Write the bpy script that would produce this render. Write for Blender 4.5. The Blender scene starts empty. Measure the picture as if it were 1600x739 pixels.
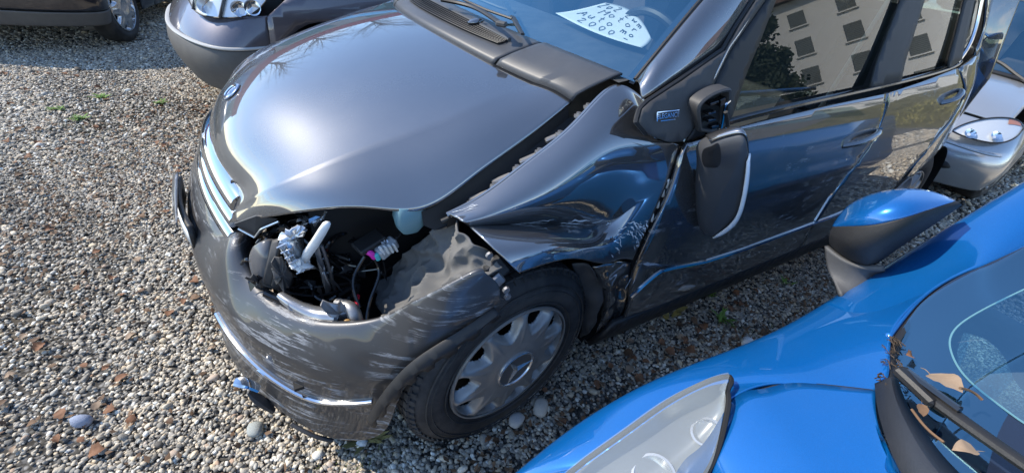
import bpy, math, random
import numpy as np
from mathutils import Vector, Matrix, noise
from mathutils.geometry import delaunay_2d_cdt

# ------------------------------------------------------------------ camera, light, exposure
scene = bpy.context.scene
R_ = math.radians
cam_d = bpy.data.cameras.new('camera')
cam = bpy.data.objects.new('camera', cam_d)
scene.collection.objects.link(cam)
cam_d.sensor_width = 36.0
cam_d.lens = 15.2026
cam_d.clip_start = 0.02
cam_d.clip_end = 2000
_r = [[-0.856559, -0.211437, 0.470744], [0.502473, -0.54958, 0.667445], [0.117589, 0.808242, 0.57699]]
cam.matrix_world = Matrix.Translation((0.4825, 1.4835, 1.3146)) @ Matrix(_r).to_4x4()
scene.camera = cam

SUN_EL = R_(43.0)
SUN_AZ = math.atan2(-0.62, 0.78)          # direction towards the sun, in the xy plane
sun_dir = Vector((math.cos(SUN_EL) * math.cos(SUN_AZ), math.cos(SUN_EL) * math.sin(SUN_AZ), math.sin(SUN_EL)))
sd = bpy.data.lights.new('sun', 'SUN')
sd.energy = 3.0
sd.angle = R_(0.55)
sd.color = (1.0, 0.92, 0.79)
so = bpy.data.objects.new('sun', sd)
scene.collection.objects.link(so)
so.rotation_euler = sun_dir.to_track_quat('Z', 'Y').to_euler()
so.location = (0, 0, 20)

world = bpy.data.worlds.new('World')
scene.world = world
world.use_nodes = True
wn, wl = world.node_tree.nodes, world.node_tree.links
wn.clear()
w_out = wn.new('ShaderNodeOutputWorld')
w_bg = wn.new('ShaderNodeBackground')
w_sky = wn.new('ShaderNodeTexSky')
w_sky.sky_type = 'NISHITA'
w_sky.sun_disc = False
w_sky.sun_elevation = SUN_EL
w_sky.sun_rotation = math.atan2(sun_dir.x, sun_dir.y)
w_sky.altitude = 450
w_sky.air_density = 1.0
w_sky.dust_density = 0.05
w_sky.ozone_density = 3.0
# thin broken cloud, the same all round the horizon
w_geo = wn.new('ShaderNodeTexCoord')
w_map = wn.new('ShaderNodeMapping')
w_map.inputs['Scale'].default_value = (1.6, 1.6, 5.0)
w_noise = wn.new('ShaderNodeTexNoise')
w_noise.inputs['Scale'].default_value = 2.3
w_noise.inputs['Detail'].default_value = 9
w_noise.inputs['Roughness'].default_value = 0.62
w_ramp = wn.new('ShaderNodeValToRGB')
w_ramp.color_ramp.elements[0].position = 0.46
w_ramp.color_ramp.elements[1].position = 0.64
w_sep = wn.new('ShaderNodeSeparateXYZ')
w_band = wn.new('ShaderNodeMapRange')
w_band.inputs['From Min'].default_value = 0.30
w_band.inputs['From Max'].default_value = 0.06
w_mul = wn.new('ShaderNodeMath'); w_mul.operation = 'MULTIPLY'
w_mul2 = wn.new('ShaderNodeMath'); w_mul2.operation = 'MULTIPLY'; w_mul2.inputs[1].default_value = 0.85
w_mix = wn.new('ShaderNodeMixRGB')
w_mix.inputs['Color2'].default_value = (6.0, 6.0, 6.0, 1)
wl.new(w_geo.outputs['Generated'], w_map.inputs['Vector'])
wl.new(w_map.outputs['Vector'], w_noise.inputs['Vector'])
wl.new(w_noise.outputs['Fac'], w_ramp.inputs['Fac'])
wl.new(w_geo.outputs['Generated'], w_sep.inputs['Vector'])
wl.new(w_sep.outputs['Z'], w_band.inputs['Value'])
wl.new(w_ramp.outputs['Color'], w_mul.inputs[0])
wl.new(w_band.outputs['Result'], w_mul.inputs[1])
wl.new(w_mul.outputs[0], w_mul2.inputs[0])
wl.new(w_mul2.outputs[0], w_mix.inputs['Fac'])
wl.new(w_sky.outputs['Color'], w_mix.inputs['Color1'])
wl.new(w_mix.outputs['Color'], w_bg.inputs['Color'])
w_bg.inputs['Strength'].default_value = 0.15
wl.new(w_bg.outputs['Background'], w_out.inputs['Surface'])

vs = scene.view_settings
vs.view_transform = 'Standard'
vs.look = 'None'
vs.exposure = 1.15
vs.gamma = 1.0
vs.use_curve_mapping = False
scene.cycles.max_bounces = 10
scene.cycles.transparent_max_bounces = 12
scene.cycles.use_denoising = True

rng = np.random.default_rng(7)
random.seed(7)
COL = scene.collection

# ------------------------------------------------------------------ helpers
def V(*a):
    return np.array(a, float)

def nat_spline(P, t):
    """natural cubic spline through P (n,k) at uniform knots, sampled at t in 0..n-1"""
    P = np.asarray(P, float); n = len(P)
    if n == 2:
        return P[0] + (P[1] - P[0]) * t[:, None]
    A = np.zeros((n, n)); B = np.zeros_like(P)
    A[0, 0] = A[-1, -1] = 1
    for i in range(1, n - 1):
        A[i, i - 1] = 1; A[i, i] = 4; A[i, i + 1] = 1
        B[i] = 6 * (P[i - 1] - 2 * P[i] + P[i + 1])
    M = np.linalg.solve(A, B)
    i = np.clip(np.floor(t).astype(int), 0, n - 2); f = (t - i)[:, None]
    a, b = P[i], P[i + 1]
    return a * (1 - f) + b * f + ((f ** 3 - f) * M[i + 1] + ((1 - f) ** 3 - (1 - f)) * M[i]) / 6

def curve(P, n):
    P = np.asarray(P, float)
    return nat_spline(P, np.linspace(0, len(P) - 1, n))

def lin(P, n):
    P = np.asarray(P, float)
    d = np.r_[0, np.cumsum(np.linalg.norm(np.diff(P, axis=0), axis=1))]
    s = np.linspace(0, d[-1], n)
    return np.stack([np.interp(s, d, P[:, k]) for k in range(P.shape[1])], 1)

def patch(C, nu, nv):
    """spline surface through control grid C[row][col] -> (nu,nv,3)"""
    C = np.asarray(C, float)
    A = np.stack([curve(C[:, j], nu) for j in range(C.shape[1])], 1)
    return np.stack([curve(A[i], nv) for i in range(nu)], 0)

def relax(C, k=.35, it=1):
    """ease interior control points of a grid towards the mean of their neighbours"""
    C = np.array(C, float)
    for _ in range(it):
        D = C.copy()
        D[1:-1, 1:-1] = (1 - k) * C[1:-1, 1:-1] + k * .25 * (C[:-2, 1:-1] + C[2:, 1:-1] + C[1:-1, :-2] + C[1:-1, 2:])
        C = D
    return C

def vnormals(G):
    du = np.gradient(G, axis=0); dv = np.gradient(G, axis=1)
    n = np.cross(du, dv)
    return n / (np.linalg.norm(n, axis=2, keepdims=True) + 1e-12)

class MB:
    """collects shapes into one mesh"""
    def __init__(s): s.v = []; s.f = []; s.n = 0
    def add(s, v, f):
        v = np.asarray(v, float).reshape(-1, 3)
        s.v.append(v); s.f += [tuple(int(i) + s.n for i in q) for q in f]; s.n += len(v); return s
    def grid(s, G, closed_u=False, closed_v=False, flip=False):
        G = np.asarray(G, float); a, b = G.shape[:2]; f = []
        for i in range(a if closed_u else a - 1):
            for j in range(b if closed_v else b - 1):
                i2, j2 = (i + 1) % a, (j + 1) % b
                q = (i * b + j, i2 * b + j, i2 * b + j2, i * b + j2)
                f.append(q[::-1] if flip else q)
        return s.add(G.reshape(-1, 3), f)
    def box(s, c, size, rot=None, bevel=0.0):
        c = np.array(c, float); h = np.array(size, float) / 2
        if bevel > 0:
            b = min(bevel, h.min() * .9); v = []; idx = {}
            for sx in (-1, 1):
                for sy in (-1, 1):
                    for sz in (-1, 1):
                        sg = np.array((sx, sy, sz))
                        for ax in range(3):
                            p = sg * (h - b); p[ax] = sg[ax] * h[ax]
                            idx[(sx, sy, sz, ax)] = len(v); v.append(p)
            f = []
            for ax in range(3):
                o = [k for k in range(3) if k != ax]
                for sg in (-1, 1):
                    q = []
                    for (p, r) in ((-1, -1), (1, -1), (1, 1), (-1, 1)):
                        k = [0, 0, 0]; k[ax] = sg; k[o[0]] = p; k[o[1]] = r; q.append(idx[(*k, ax)])
                    f.append(q)
                for p in (-1, 1):
                    for r in (-1, 1):
                        q = []
                        for (t, a2) in ((-1, o[0]), (1, o[0]), (1, o[1]), (-1, o[1])):
                            k = [0, 0, 0]; k[ax] = t; k[o[0]] = p; k[o[1]] = r; q.append(idx[(*k, a2)])
                        f.append(q)
            for sx in (-1, 1):
                for sy in (-1, 1):
                    for sz in (-1, 1): f.append([idx[(sx, sy, sz, a)] for a in range(3)])
            v = np.array(v)
        else:
            v = np.array([[x, y, z] for x in (-1, 1) for y in (-1, 1) for z in (-1, 1)]) * h
            f = [(0, 1, 3, 2), (4, 6, 7, 5), (0, 4, 5, 1), (2, 3, 7, 6), (0, 2, 6, 4), (1, 5, 7, 3)]
        if rot is not None: v = v @ np.array(rot).T
        return s.add(v + c, f)
    def tube(s, P, r, n=10, caps=True, flat=None):
        P = np.asarray(P, float); m = len(P)
        r = np.broadcast_to(np.asarray(r, float), (m,))
        T = np.gradient(P, axis=0); T /= np.linalg.norm(T, axis=1, keepdims=True) + 1e-12
        u = np.cross(T[0], [0, 0, 1]);
        if np.linalg.norm(u) < .1: u = np.cross(T[0], [0, 1, 0])
        u /= np.linalg.norm(u); a = np.linspace(0, 2 * np.pi, n, endpoint=False); G = []
        for i in range(m):
            u = u - T[i] * (u @ T[i]); u /= np.linalg.norm(u); w = np.cross(T[i], u)
            k = 1 if flat is None else flat
            G.append(P[i] + r[i] * (np.cos(a)[:, None] * u + k * np.sin(a)[:, None] * w))
        base = s.n; s.grid(np.array(G), closed_v=True)
        if caps:
            s.f.append(tuple(base + i for i in range(n))); s.f.append(tuple(base + (m - 1) * n + i for i in range(n))[::-1])
        return s
    def lathe(s, prof, n=64, axis='y'):
        """prof: list of (r, h); turns round the axis"""
        prof = np.asarray(prof, float); a = np.linspace(0, 2 * np.pi, n, endpoint=False)
        G = np.zeros((len(prof), n, 3))
        G[:, :, 0] = prof[:, :1] * np.cos(a); G[:, :, 2] = prof[:, :1] * np.sin(a); G[:, :, 1] = prof[:, 1:]
        if axis == 'z': G = G[:, :, [0, 2, 1]]
        return s.grid(G, closed_v=True)
    def prism(s, poly, d):
        """closed polygon (n,3) extruded by vector d"""
        p = np.asarray(poly, float); n = len(p)
        f = [tuple(range(n)), tuple(range(n, 2 * n))[::-1]] + [(i, n + i, n + (i + 1) % n, (i + 1) % n) for i in range(n)]
        return s.add(np.r_[p, p + np.array(d, float)], f)
    def build(s, name, mat, parent=None, smooth=True, thick=0, off=0, sharp=35, world=None, **tags):
        me = bpy.data.meshes.new(name)
        me.from_pydata(np.concatenate(s.v).tolist(), [], s.f)
        me.validate(); me.update()
        return link(name, me, mat, parent, smooth, thick, off, sharp, world, **tags)

WM = {}
def place(o, parent, world=None):
    w = Matrix.Identity(4) if world is None else world
    if parent is not None:
        o.parent = parent; o.matrix_parent_inverse = WM[parent].inverted()
    o.matrix_basis = w; WM[o] = w

def link(name, me, mat, parent=None, smooth=True, thick=0, off=0, sharp=35, world=None, **tags):
    o = bpy.data.objects.new(name, me)
    COL.objects.link(o)
    if mat is not None: me.materials.append(mat)
    if smooth:
        me.polygons.foreach_set('use_smooth', [True] * len(me.polygons))
        if sharp: me.set_sharp_from_angle(angle=R_(sharp))
    if thick:
        m = o.modifiers.new('thick', 'SOLIDIFY'); m.thickness = thick; m.offset = off
    place(o, parent, world)
    for k, v in tags.items(): o[k] = v
    return o

def thing(name, label, cat, loc=(0, 0, 0), rz=0.0, group=None):
    o = bpy.data.objects.new(name, None); COL.objects.link(o)
    o.empty_display_size = .1
    place(o, None, Matrix.Translation(loc) @ Matrix.Rotation(rz, 4, 'Z'))
    o['label'] = label; o['category'] = cat
    if group: o['group'] = group
    return o

def part_empty(name, parent, world):
    o = bpy.data.objects.new(name, None); COL.objects.link(o); o.empty_display_size = .05
    place(o, parent, world); return o

def tag(o, label, cat, group=None):
    o['label'] = label; o['category'] = cat
    if group: o['group'] = group
    return o

def panel(outline, fn, step, name, mat, parent, thick=0, off=0, holes=(), **k):
    """outline given as (a,b) pairs of a height field fn(a,b)->(x,y,z); filled with a fine triangle net"""
    out = np.asarray(outline, float)
    d = np.linalg.norm(np.diff(np.r_[out, out[:1]], axis=0), axis=1)
    pts = []
    for i in range(len(out)):
        m = max(1, int(d[i] / step)); q = out[(i + 1) % len(out)]
        for t in range(m): pts.append(out[i] + (q - out[i]) * t / m)
    b = np.array(pts); n = len(b)
    lo, hi = b.min(0), b.max(0); ins = []
    gx = np.arange(lo[0] + step / 2, hi[0], step); gy = np.arange(lo[1] + step / 2, hi[1], step)
    for x in gx:
        for y in gy:
            c = False; j = n - 1
            for i in range(n):
                if (b[i, 1] > y) != (b[j, 1] > y) and x < (b[j, 0] - b[i, 0]) * (y - b[i, 1]) / (b[j, 1] - b[i, 1]) + b[i, 0]: c = not c
                j = i
            if c and ((b - (x, y)) ** 2).sum(1).min() > (.45 * step) ** 2: ins.append((x, y))
    allp = [Vector(p) for p in b.tolist()] + [Vector(p) for p in ins]
    r = delaunay_2d_cdt(allp, [], [list(range(n))], 1, 1e-6)
    v = [fn(p.x, p.y) for p in r[0]]
    return MB().add(v, [tuple(f) for f in r[2]]).build(name, mat, parent, thick=thick, off=off, **k)

def offset_curve(P, d): return np.asarray(P, float) + np.asarray(d, float)

def rotm(rx=0, ry=0, rz=0):
    return np.array(Matrix.Rotation(R_(rz), 3, 'Z') @ Matrix.Rotation(R_(ry), 3, 'Y') @ Matrix.Rotation(R_(rx), 3, 'X'))

def text_mesh(txt, size, depth=0.0):
    c = bpy.data.curves.new('lettering', 'FONT'); c.body = txt; c.size = size; c.extrude = depth; c.align_x = 'CENTER'; c.align_y = 'CENTER'
    o = bpy.data.objects.new('lettering', c); COL.objects.link(o)
    dg = bpy.context.evaluated_depsgraph_get(); m = bpy.data.meshes.new_from_object(o.evaluated_get(dg))
    bpy.data.objects.remove(o); return m

# ------------------------------------------------------------------ materials
def mat(name, color=(.5, .5, .5), rough=.5, metal=0.0, coat=0.0, coat_rough=.03, spec=.5, trans=0.0, ior=1.45, emit=None):
    m = bpy.data.materials.new(name); m.use_nodes = True
    b = m.node_tree.nodes['Principled BSDF']
    b.inputs['Base Color'].default_value = (*color, 1)
    b.inputs['Roughness'].default_value = rough
    b.inputs['Metallic'].default_value = metal
    b.inputs['Coat Weight'].default_value = coat
    b.inputs['Coat Roughness'].default_value = coat_rough
    b.inputs['Specular IOR Level'].default_value = spec
    b.inputs['Transmission Weight'].default_value = trans
    b.inputs['IOR'].default_value = ior
    return m

def nodes(m): return m.node_tree.nodes, m.node_tree.links, m.node_tree.nodes['Principled BSDF']

def coords(N, L, scale=(1, 1, 1)):
    t = N.new('ShaderNodeTexCoord'); mp = N.new('ShaderNodeMapping'); mp.inputs['Scale'].default_value = scale
    L.new(t.outputs['Object'], mp.inputs['Vector']); return mp.outputs['Vector']

def noise_n(N, L, vec, scale, detail=6, rough=.6):
    n = N.new('ShaderNodeTexNoise'); n.inputs['Scale'].default_value = scale; n.inputs['Detail'].default_value = detail
    n.inputs['Roughness'].default_value = rough; L.new(vec, n.inputs['Vector']); return n.outputs['Fac']

def ramp_n(N, L, fac, stops):
    r = N.new('ShaderNodeValToRGB'); e = r.color_ramp.elements
    while len(e) < len(stops): e.new(.5)
    for k, (p, c) in zip(e, stops):
        k.position = p; k.color = (*c, 1) if len(c) == 3 else c
    L.new(fac, r.inputs['Fac']); return r.outputs['Color']

def mixc(N, L, fac, a, b):
    m = N.new('ShaderNodeMixRGB')
    if isinstance(fac, float): m.inputs['Fac'].default_value = fac
    else: L.new(fac, m.inputs['Fac'])
    for k, s in (('Color1', a), ('Color2', b)):
        if isinstance(s, tuple): m.inputs[k].default_value = (*s, 1)
        else: L.new(s, m.inputs[k])
    return m.outputs['Color']

def math_n(N, L, op, a, b):
    m = N.new('ShaderNodeMath'); m.operation = op
    for i, s in enumerate((a, b)):
        if isinstance(s, (int, float)): m.inputs[i].default_value = s
        else: L.new(s, m.inputs[i])
    return m.outputs[0]

def bump_n(N, L, b, h, strength=.3, dist=.01):
    k = N.new('ShaderNodeBump'); k.inputs['Strength'].default_value = strength; k.inputs['Distance'].default_value = dist
    L.new(h, k.inputs['Height']); L.new(k.outputs['Normal'], b.inputs['Normal']); return k

def car_paint(name, color, metal=.55, rough=.33, dust=.25, dust_col=(.33, .31, .28), scratch=0.0, scratch_col=(.45, .46, .48), stretch=(1, 1, 1), flake=.12, coat_ior=1.6, coat=1.0, area0=.58):
    m = mat(name, color, rough, metal, coat, .025)
    m.node_tree.nodes['Principled BSDF'].inputs['Coat IOR'].default_value = coat_ior
    N, L, b = nodes(m)
    v = coords(N, L)
    fl = noise_n(N, L, v, 900, 2, .5)                                   # metallic flake
    c = mixc(N, L, fl, tuple(x * (1 - flake) for x in color), tuple(min(1, x * (1 + flake)) for x in color))
    big = noise_n(N, L, v, 5, 8, .7)
    dm = ramp_n(N, L, big, [(.42, (0, 0, 0)), (.8, (dust,) * 3)])
    fine = noise_n(N, L, v, 260, 3, .7)
    dm2 = math_n(N, L, 'MULTIPLY', ramp_n(N, L, fine, [(.55, (0, 0, 0)), (.75, (1, 1, 1))]), dust * .9)
    dirt = math_n(N, L, 'ADD', dm, dm2)
    c = mixc(N, L, dirt, c, dust_col)
    rr = math_n(N, L, 'ADD', math_n(N, L, 'MULTIPLY', dirt, .35), rough)
    cr = math_n(N, L, 'ADD', math_n(N, L, 'MULTIPLY', dirt, .3), .02)
    if scratch:
        v2 = coords(N, L, stretch)
        s1 = noise_n(N, L, v2, 16, 10, .75)
        lines = ramp_n(N, L, s1, [(.535, (0, 0, 0)), (.555, (1, 1, 1)), (.58, (.9,) * 3), (.62, (.1,) * 3)])
        area = ramp_n(N, L, noise_n(N, L, v, 6.5, 4, .6), [(area0, (0, 0, 0)), (area0 + .12, (1, 1, 1))])
        sm = math_n(N, L, 'MULTIPLY', math_n(N, L, 'MULTIPLY', lines, area), scratch)
        c = mixc(N, L, sm, c, scratch_col)
        rr = math_n(N, L, 'ADD', rr, math_n(N, L, 'MULTIPLY', sm, .3))
        cw = math_n(N, L, 'SUBTRACT', coat, math_n(N, L, 'MULTIPLY', sm, .9 * coat))
        L.new(cw, b.inputs['Coat Weight'])
        mt = math_n(N, L, 'SUBTRACT', metal, math_n(N, L, 'MULTIPLY', sm, metal)); L.new(mt, b.inputs['Metallic'])
        bump_n(N, L, b, sm, .25, .003)
    L.new(c, b.inputs['Base Color']); L.new(rr, b.inputs['Roughness']); L.new(cr, b.inputs['Coat Roughness'])
    return m

def plastic(name, color, rough=.6, grain=600, gs=.15, dust=.2, dust_col=(.3, .28, .25)):
    m = mat(name, color, rough)
    N, L, b = nodes(m); v = coords(N, L)
    d = ramp_n(N, L, noise_n(N, L, v, 9, 8, .7), [(.4, (0, 0, 0)), (.75, (dust,) * 3)])
    L.new(mixc(N, L, d, color, dust_col), b.inputs['Base Color'])
    bump_n(N, L, b, noise_n(N, L, v, grain, 2, .5), gs, .002)
    return m

def outward(o, ref):
    """turn every face of a pane away from the point ref, so that its mirror strength is right"""
    me_ = o.data; W_ = WM[o]; ref = W_.inverted() @ Vector(ref)
    bad = [p.index for p in me_.polygons if p.normal.dot(Vector(p.center) - ref) < 0]
    if bad:
        import bmesh
        bm = bmesh.new(); bm.from_mesh(me_); bm.faces.ensure_lookup_table()
        bmesh.ops.reverse_faces(bm, faces=[bm.faces[i] for i in bad]); bm.to_mesh(me_); bm.free()
    return o

M = {}
GP = (.070, .070, .074)
M['grey'] = car_paint('grey_paint', GP, .65, .40, .05, coat_ior=2.8)
M['grey_side'] = car_paint('grey_paint_scraped', GP, .65, .40, .05, scratch=.9, stretch=(.35, 1, 2.6), coat_ior=2.8)
M['grey_bumper'] = car_paint('grey_paint_scuffed', GP, .6, .42, .45, (.085, .083, .08), scratch=.8, stretch=(.35, .35, 4.5), coat_ior=1.6, coat=.55, area0=.42, scratch_col=(.36, .37, .39))
M['black_plastic'] = plastic('black_plastic', (.014, .014, .015), .5, dust=.06, dust_col=(.14, .13, .12))
M['black_gloss'] = mat('black_gloss', (.008, .008, .009), .12, coat=.5)
M['dark_plastic'] = plastic('dark_plastic', (.042, .042, .044), .55, dust=.15, dust_col=(.2, .19, .175))
M['trim_plastic'] = plastic('trim_plastic', (.05, .053, .06), .45, 900, .08, .06)
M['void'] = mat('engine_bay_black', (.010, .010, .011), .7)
M['chrome'] = mat('chrome', (.75, .76, .78), .07, 1.0)
M['silver_plastic'] = mat('silver_plastic', (.62, .63, .64), .25, .85, coat=.3)
M['steel'] = plastic('steel', (.30, .30, .31), .45, 200, .1, .4); nodes(M['steel'])[2].inputs['Metallic'].default_value = .8
M['white_plastic'] = plastic('white_plastic', (.78, .79, .78), .4, dust=.1)
M['rubber'] = plastic('rubber', (.022, .022, .023), .75, 300, .3, .5, (.12, .11, .10))
M['paper'] = mat('paper', (.66, .67, .66), .8)
M['ink'] = mat('ink', (.02, .02, .03), .6)

def glass(name, tint=(.75, .86, .84), rough=0.0, ior=2.0, sheen=(1, 1, 1)):
    m = bpy.data.materials.new(name); m.use_nodes = True
    N, L = m.node_tree.nodes, m.node_tree.links; N.clear()
    o = N.new('ShaderNodeOutputMaterial'); mx = N.new('ShaderNodeMixShader'); t = N.new('ShaderNodeBsdfTransparent'); g = N.new('ShaderNodeBsdfGlossy'); lw = N.new('ShaderNodeLayerWeight')
    lw.inputs['Blend'].default_value = .5; f0 = ((ior - 1) / (ior + 1)) ** 2
    f = math_n(N, L, 'ADD', math_n(N, L, 'MULTIPLY', math_n(N, L, 'POWER', lw.outputs['Facing'], 5.0), 1 - f0), f0)      # the same from both sides of the pane
    t.inputs['Color'].default_value = (*tint, 1); g.inputs['Roughness'].default_value = rough; g.inputs['Color'].default_value = (*sheen, 1)
    L.new(f, mx.inputs[0]); L.new(t.outputs[0], mx.inputs[1]); L.new(g.outputs[0], mx.inputs[2]); L.new(mx.outputs[0], o.inputs['Surface'])
    return m
M['glass'] = glass('side_glass', (.42, .52, .50), ior=1.9)
M['windshield'] = glass('windshield_glass', (.84, .95, .97), ior=3.1, sheen=(.42, .82, 1.0))
M['lens'] = glass('lamp_lens', (.96, .97, .98), ior=1.4)

# ------------------------------------------------------------------ ground and gravel
def ground_material():
    m = mat('gravel_ground', (.2, .19, .17), .95)
    N, L, b = nodes(m); v = coords(N, L)
    vo = N.new('ShaderNodeTexVoronoi'); vo.inputs['Scale'].default_value = 75; L.new(v, vo.inputs['Vector'])
    r = N.new('ShaderNodeSeparateColor'); L.new(vo.outputs['Color'], r.inputs['Color'])
    stones = ramp_n(N, L, r.outputs['Red'], [(0, (0.059, 0.056, 0.053)), (.3, (0.132, 0.129, 0.125)), (.6, (0.198, 0.191, 0.178)), (.85, (0.277, 0.264, 0.244)), (1, (0.396, 0.383, 0.363))])
    gap = ramp_n(N, L, vo.outputs['Distance'], [(.25, (1, 1, 1)), (.6, (.25, .24, .22))])
    mul = N.new('ShaderNodeMixRGB'); mul.blend_type = 'MULTIPLY'; mul.inputs['Fac'].default_value = 1
    L.new(stones, mul.inputs['Color1']); L.new(gap, mul.inputs['Color2'])
    soil = ramp_n(N, L, noise_n(N, L, v, 1.1, 8, .65), [(.50, (0, 0, 0)), (.72, (.75,) * 3)])
    L.new(mixc(N, L, soil, mul.outputs['Color'], (.075, .058, .036)), b.inputs['Base Color'])
    bump_n(N, L, b, vo.outputs['Distance'], -.9, .012)
    return m
M['ground'] = ground_material()
g = MB()
xs = np.r_[-90, -40, -20, np.linspace(-12, 8, 41), 20, 45, 90]; ys = np.r_[-90, -40, -20, np.linspace(-12, 8, 41), 20, 45, 90]
G = np.array([[(x, y, .012 * noise.noise(Vector((x * .8, y * .8, 3))) - .008 if abs(x) < 15 and abs(y) < 15 else -.008) for y in ys] for x in xs])
g.grid(G).build('ground', M['ground'], kind='structure', sharp=0)

def pebble_meshes():
    """a dozen rounded, slightly broken pebble shapes"""
    import bmesh
    col = bpy.data.collections.new('pebble_shapes')
    for k in range(14):
        bm = bmesh.new(); bmesh.ops.create_icosphere(bm, subdivisions=2, radius=1)
        off = Vector((k * 7.3, 1.7 * k, 0)); sx, sy, sz = 1, rng.uniform(.62, .95), rng.uniform(.38, .7)
        pw = rng.uniform(.75, 1.0)
        for w in bm.verts:
            n = 1 + .28 * noise.noise(w.co * 1.3 + off) + .10 * noise.noise(w.co * 3 + off)
            c = Vector([math.copysign(abs(t) ** pw, t) for t in w.co])
            w.co = Vector((c.x * sx, c.y * sy, c.z * sz)) * n
        me = bpy.data.meshes.new('pebble_shape'); bm.to_mesh(me); bm.free()
        me.polygons.foreach_set('use_smooth', [True] * len(me.polygons)); me.materials.append(M['pebble'])
        col.objects.link(bpy.data.objects.new('pebble_shape', me))
    return col

def pebble_material():
    m = mat('pebble', (.3, .3, .3), .75)
    N, L, b = nodes(m)
    a = N.new('ShaderNodeAttribute'); a.attribute_type = 'INSTANCER'; a.attribute_name = 'tone'
    c = ramp_n(N, L, a.outputs['Fac'], [(0, (0.093, 0.084, 0.072)), (.12, (0.221, 0.201, 0.167)), (.25, (0.368, 0.336, 0.287)), (.38, (0.525, 0.449, 0.338)), (.5, (0.288, 0.271, 0.235)),
                                        (.62, (0.617, 0.528, 0.399)), (.72, (0.420, 0.415, 0.378)), (.82, (0.683, 0.541, 0.358)), (.9, (0.814, 0.733, 0.593)), (.96, (0.850, 0.837, 0.756)), (1, (0.394, 0.228, 0.122))])
    v = coords(N, L, (1, 1, 1)); nn = noise_n(N, L, v, 3.5, 5, .7)
    mul = N.new('ShaderNodeMixRGB'); mul.blend_type = 'MULTIPLY'; mul.inputs['Fac'].default_value = .8
    L.new(c, mul.inputs['Color1']); L.new(ramp_n(N, L, nn, [(.3, (.6,) * 3), (.7, (1.05,) * 3)]), mul.inputs['Color2'])
    L.new(mul.outputs['Color'], b.inputs['Base Color'])
    bump_n(N, L, b, nn, .15, .1)
    return m
M['pebble'] = pebble_material()
PEB = pebble_meshes()

def gh(x, y): return .012 * noise.noise(Vector((x * .8, y * .8, 3))) - .008

zones = [  # x0,x1,y0,y1, stones per square metre, size range (half length, m)
    (.25, 2.1, -1.7, 1.35, 17000, (.0034, .0105)),
    (-2.9, .45, .45, 1.75, 13000, (.0036, .0110)),
    (-.2, 3.2, -4.2, -1.7, 10000, (.0048, .0128)),
    (-.6, 5.0, -9.0, -4.2, 3000, (.010, .020)),
    (-8.0, -2.9, -.4, 2.6, 2600, (.009, .020)),
    (-2.5, .25, -.7, .45, 800, (.009, .018)),
]
P = []; Sz = []
for (x0, x1, y0, y1, dn, (a, b_)) in zones:
    n = int((x1 - x0) * (y1 - y0) * dn)
    x = rng.uniform(x0, x1, n); y = rng.uniform(y0, y1, n)
    s = a + (b_ - a) * rng.beta(1.25, 2.6, n)
    s = np.where(rng.random(n) < .03, s * rng.uniform(1.3, 2.0, n), s)
    soil = np.array([noise.noise(Vector((p * 1.1, q * 1.1, 9))) for p, q in zip(x, y)])
    keep = ~((soil > .28) & (rng.random(n) < .55))
    x, y, s = x[keep], y[keep], s[keep]
    z = np.array([gh(p, q) for p, q in zip(x, y)]) + s * rng.uniform(.0, .5, len(s)) + rng.uniform(0, .006, len(s))
    P.append(np.stack([x, y, z], 1)); Sz.append(s)
P = np.concatenate(P); Sz = np.concatenate(Sz); n = len(P)
me = bpy.data.meshes.new('gravel'); me.vertices.add(n); me.vertices.foreach_set('co', P.astype(np.float32).ravel())
def attr(name, typ, arr):
    a = me.attributes.new(name, typ, 'POINT')
    a.data.foreach_set('vector' if typ == 'FLOAT_VECTOR' else 'value', np.ascontiguousarray(arr).ravel())
attr('turn', 'FLOAT_VECTOR', np.stack([rng.normal(0, .35, n), rng.normal(0, .35, n), rng.uniform(0, 6.28, n)], 1).astype(np.float32))
attr('size', 'FLOAT', Sz.astype(np.float32))
attr('tone', 'FLOAT', np.clip(rng.random(n), 0, 1).astype(np.float32))
attr('pick', 'INT', rng.integers(0, 14, n).astype(np.int32))
gravel = bpy.data.objects.new('gravel', me); COL.objects.link(gravel)
gravel['kind'] = 'stuff'; gravel['label'] = 'loose grey and beige rounded gravel covering the yard'; gravel['category'] = 'gravel'
nt = bpy.data.node_groups.new('scatter_pebbles', 'GeometryNodeTree')
nt.interface.new_socket('Geometry', in_out='INPUT', socket_type='NodeSocketGeometry'); nt.interface.new_socket('Geometry', in_out='OUTPUT', socket_type='NodeSocketGeometry')
gi = nt.nodes.new('NodeGroupInput'); go = nt.nodes.new('NodeGroupOutput'); ip = nt.nodes.new('GeometryNodeInstanceOnPoints'); ci = nt.nodes.new('GeometryNodeCollectionInfo'); mp_ = nt.nodes.new('GeometryNodeMeshToPoints')
ci.inputs['Collection'].default_value = PEB; ci.inputs['Separate Children'].default_value = True; ci.inputs['Reset Children'].default_value = True
def named(nm, dt):
    q = nt.nodes.new('GeometryNodeInputNamedAttribute'); q.data_type = dt; q.inputs['Name'].default_value = nm; return q.outputs['Attribute']
nt.links.new(gi.outputs[0], mp_.inputs['Mesh']); nt.links.new(mp_.outputs[0], ip.inputs['Points']); nt.links.new(ci.outputs[0], ip.inputs['Instance'])
ip.inputs['Pick Instance'].default_value = True
nt.links.new(named('pick', 'INT'), ip.inputs['Instance Index']); nt.links.new(named('turn', 'FLOAT_VECTOR'), ip.inputs['Rotation']); nt.links.new(named('size', 'FLOAT'), ip.inputs['Scale'])
nt.links.new(ip.outputs[0], go.inputs[0])
md = gravel.modifiers.new('scatter', 'NODES'); md.node_group = nt

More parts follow.
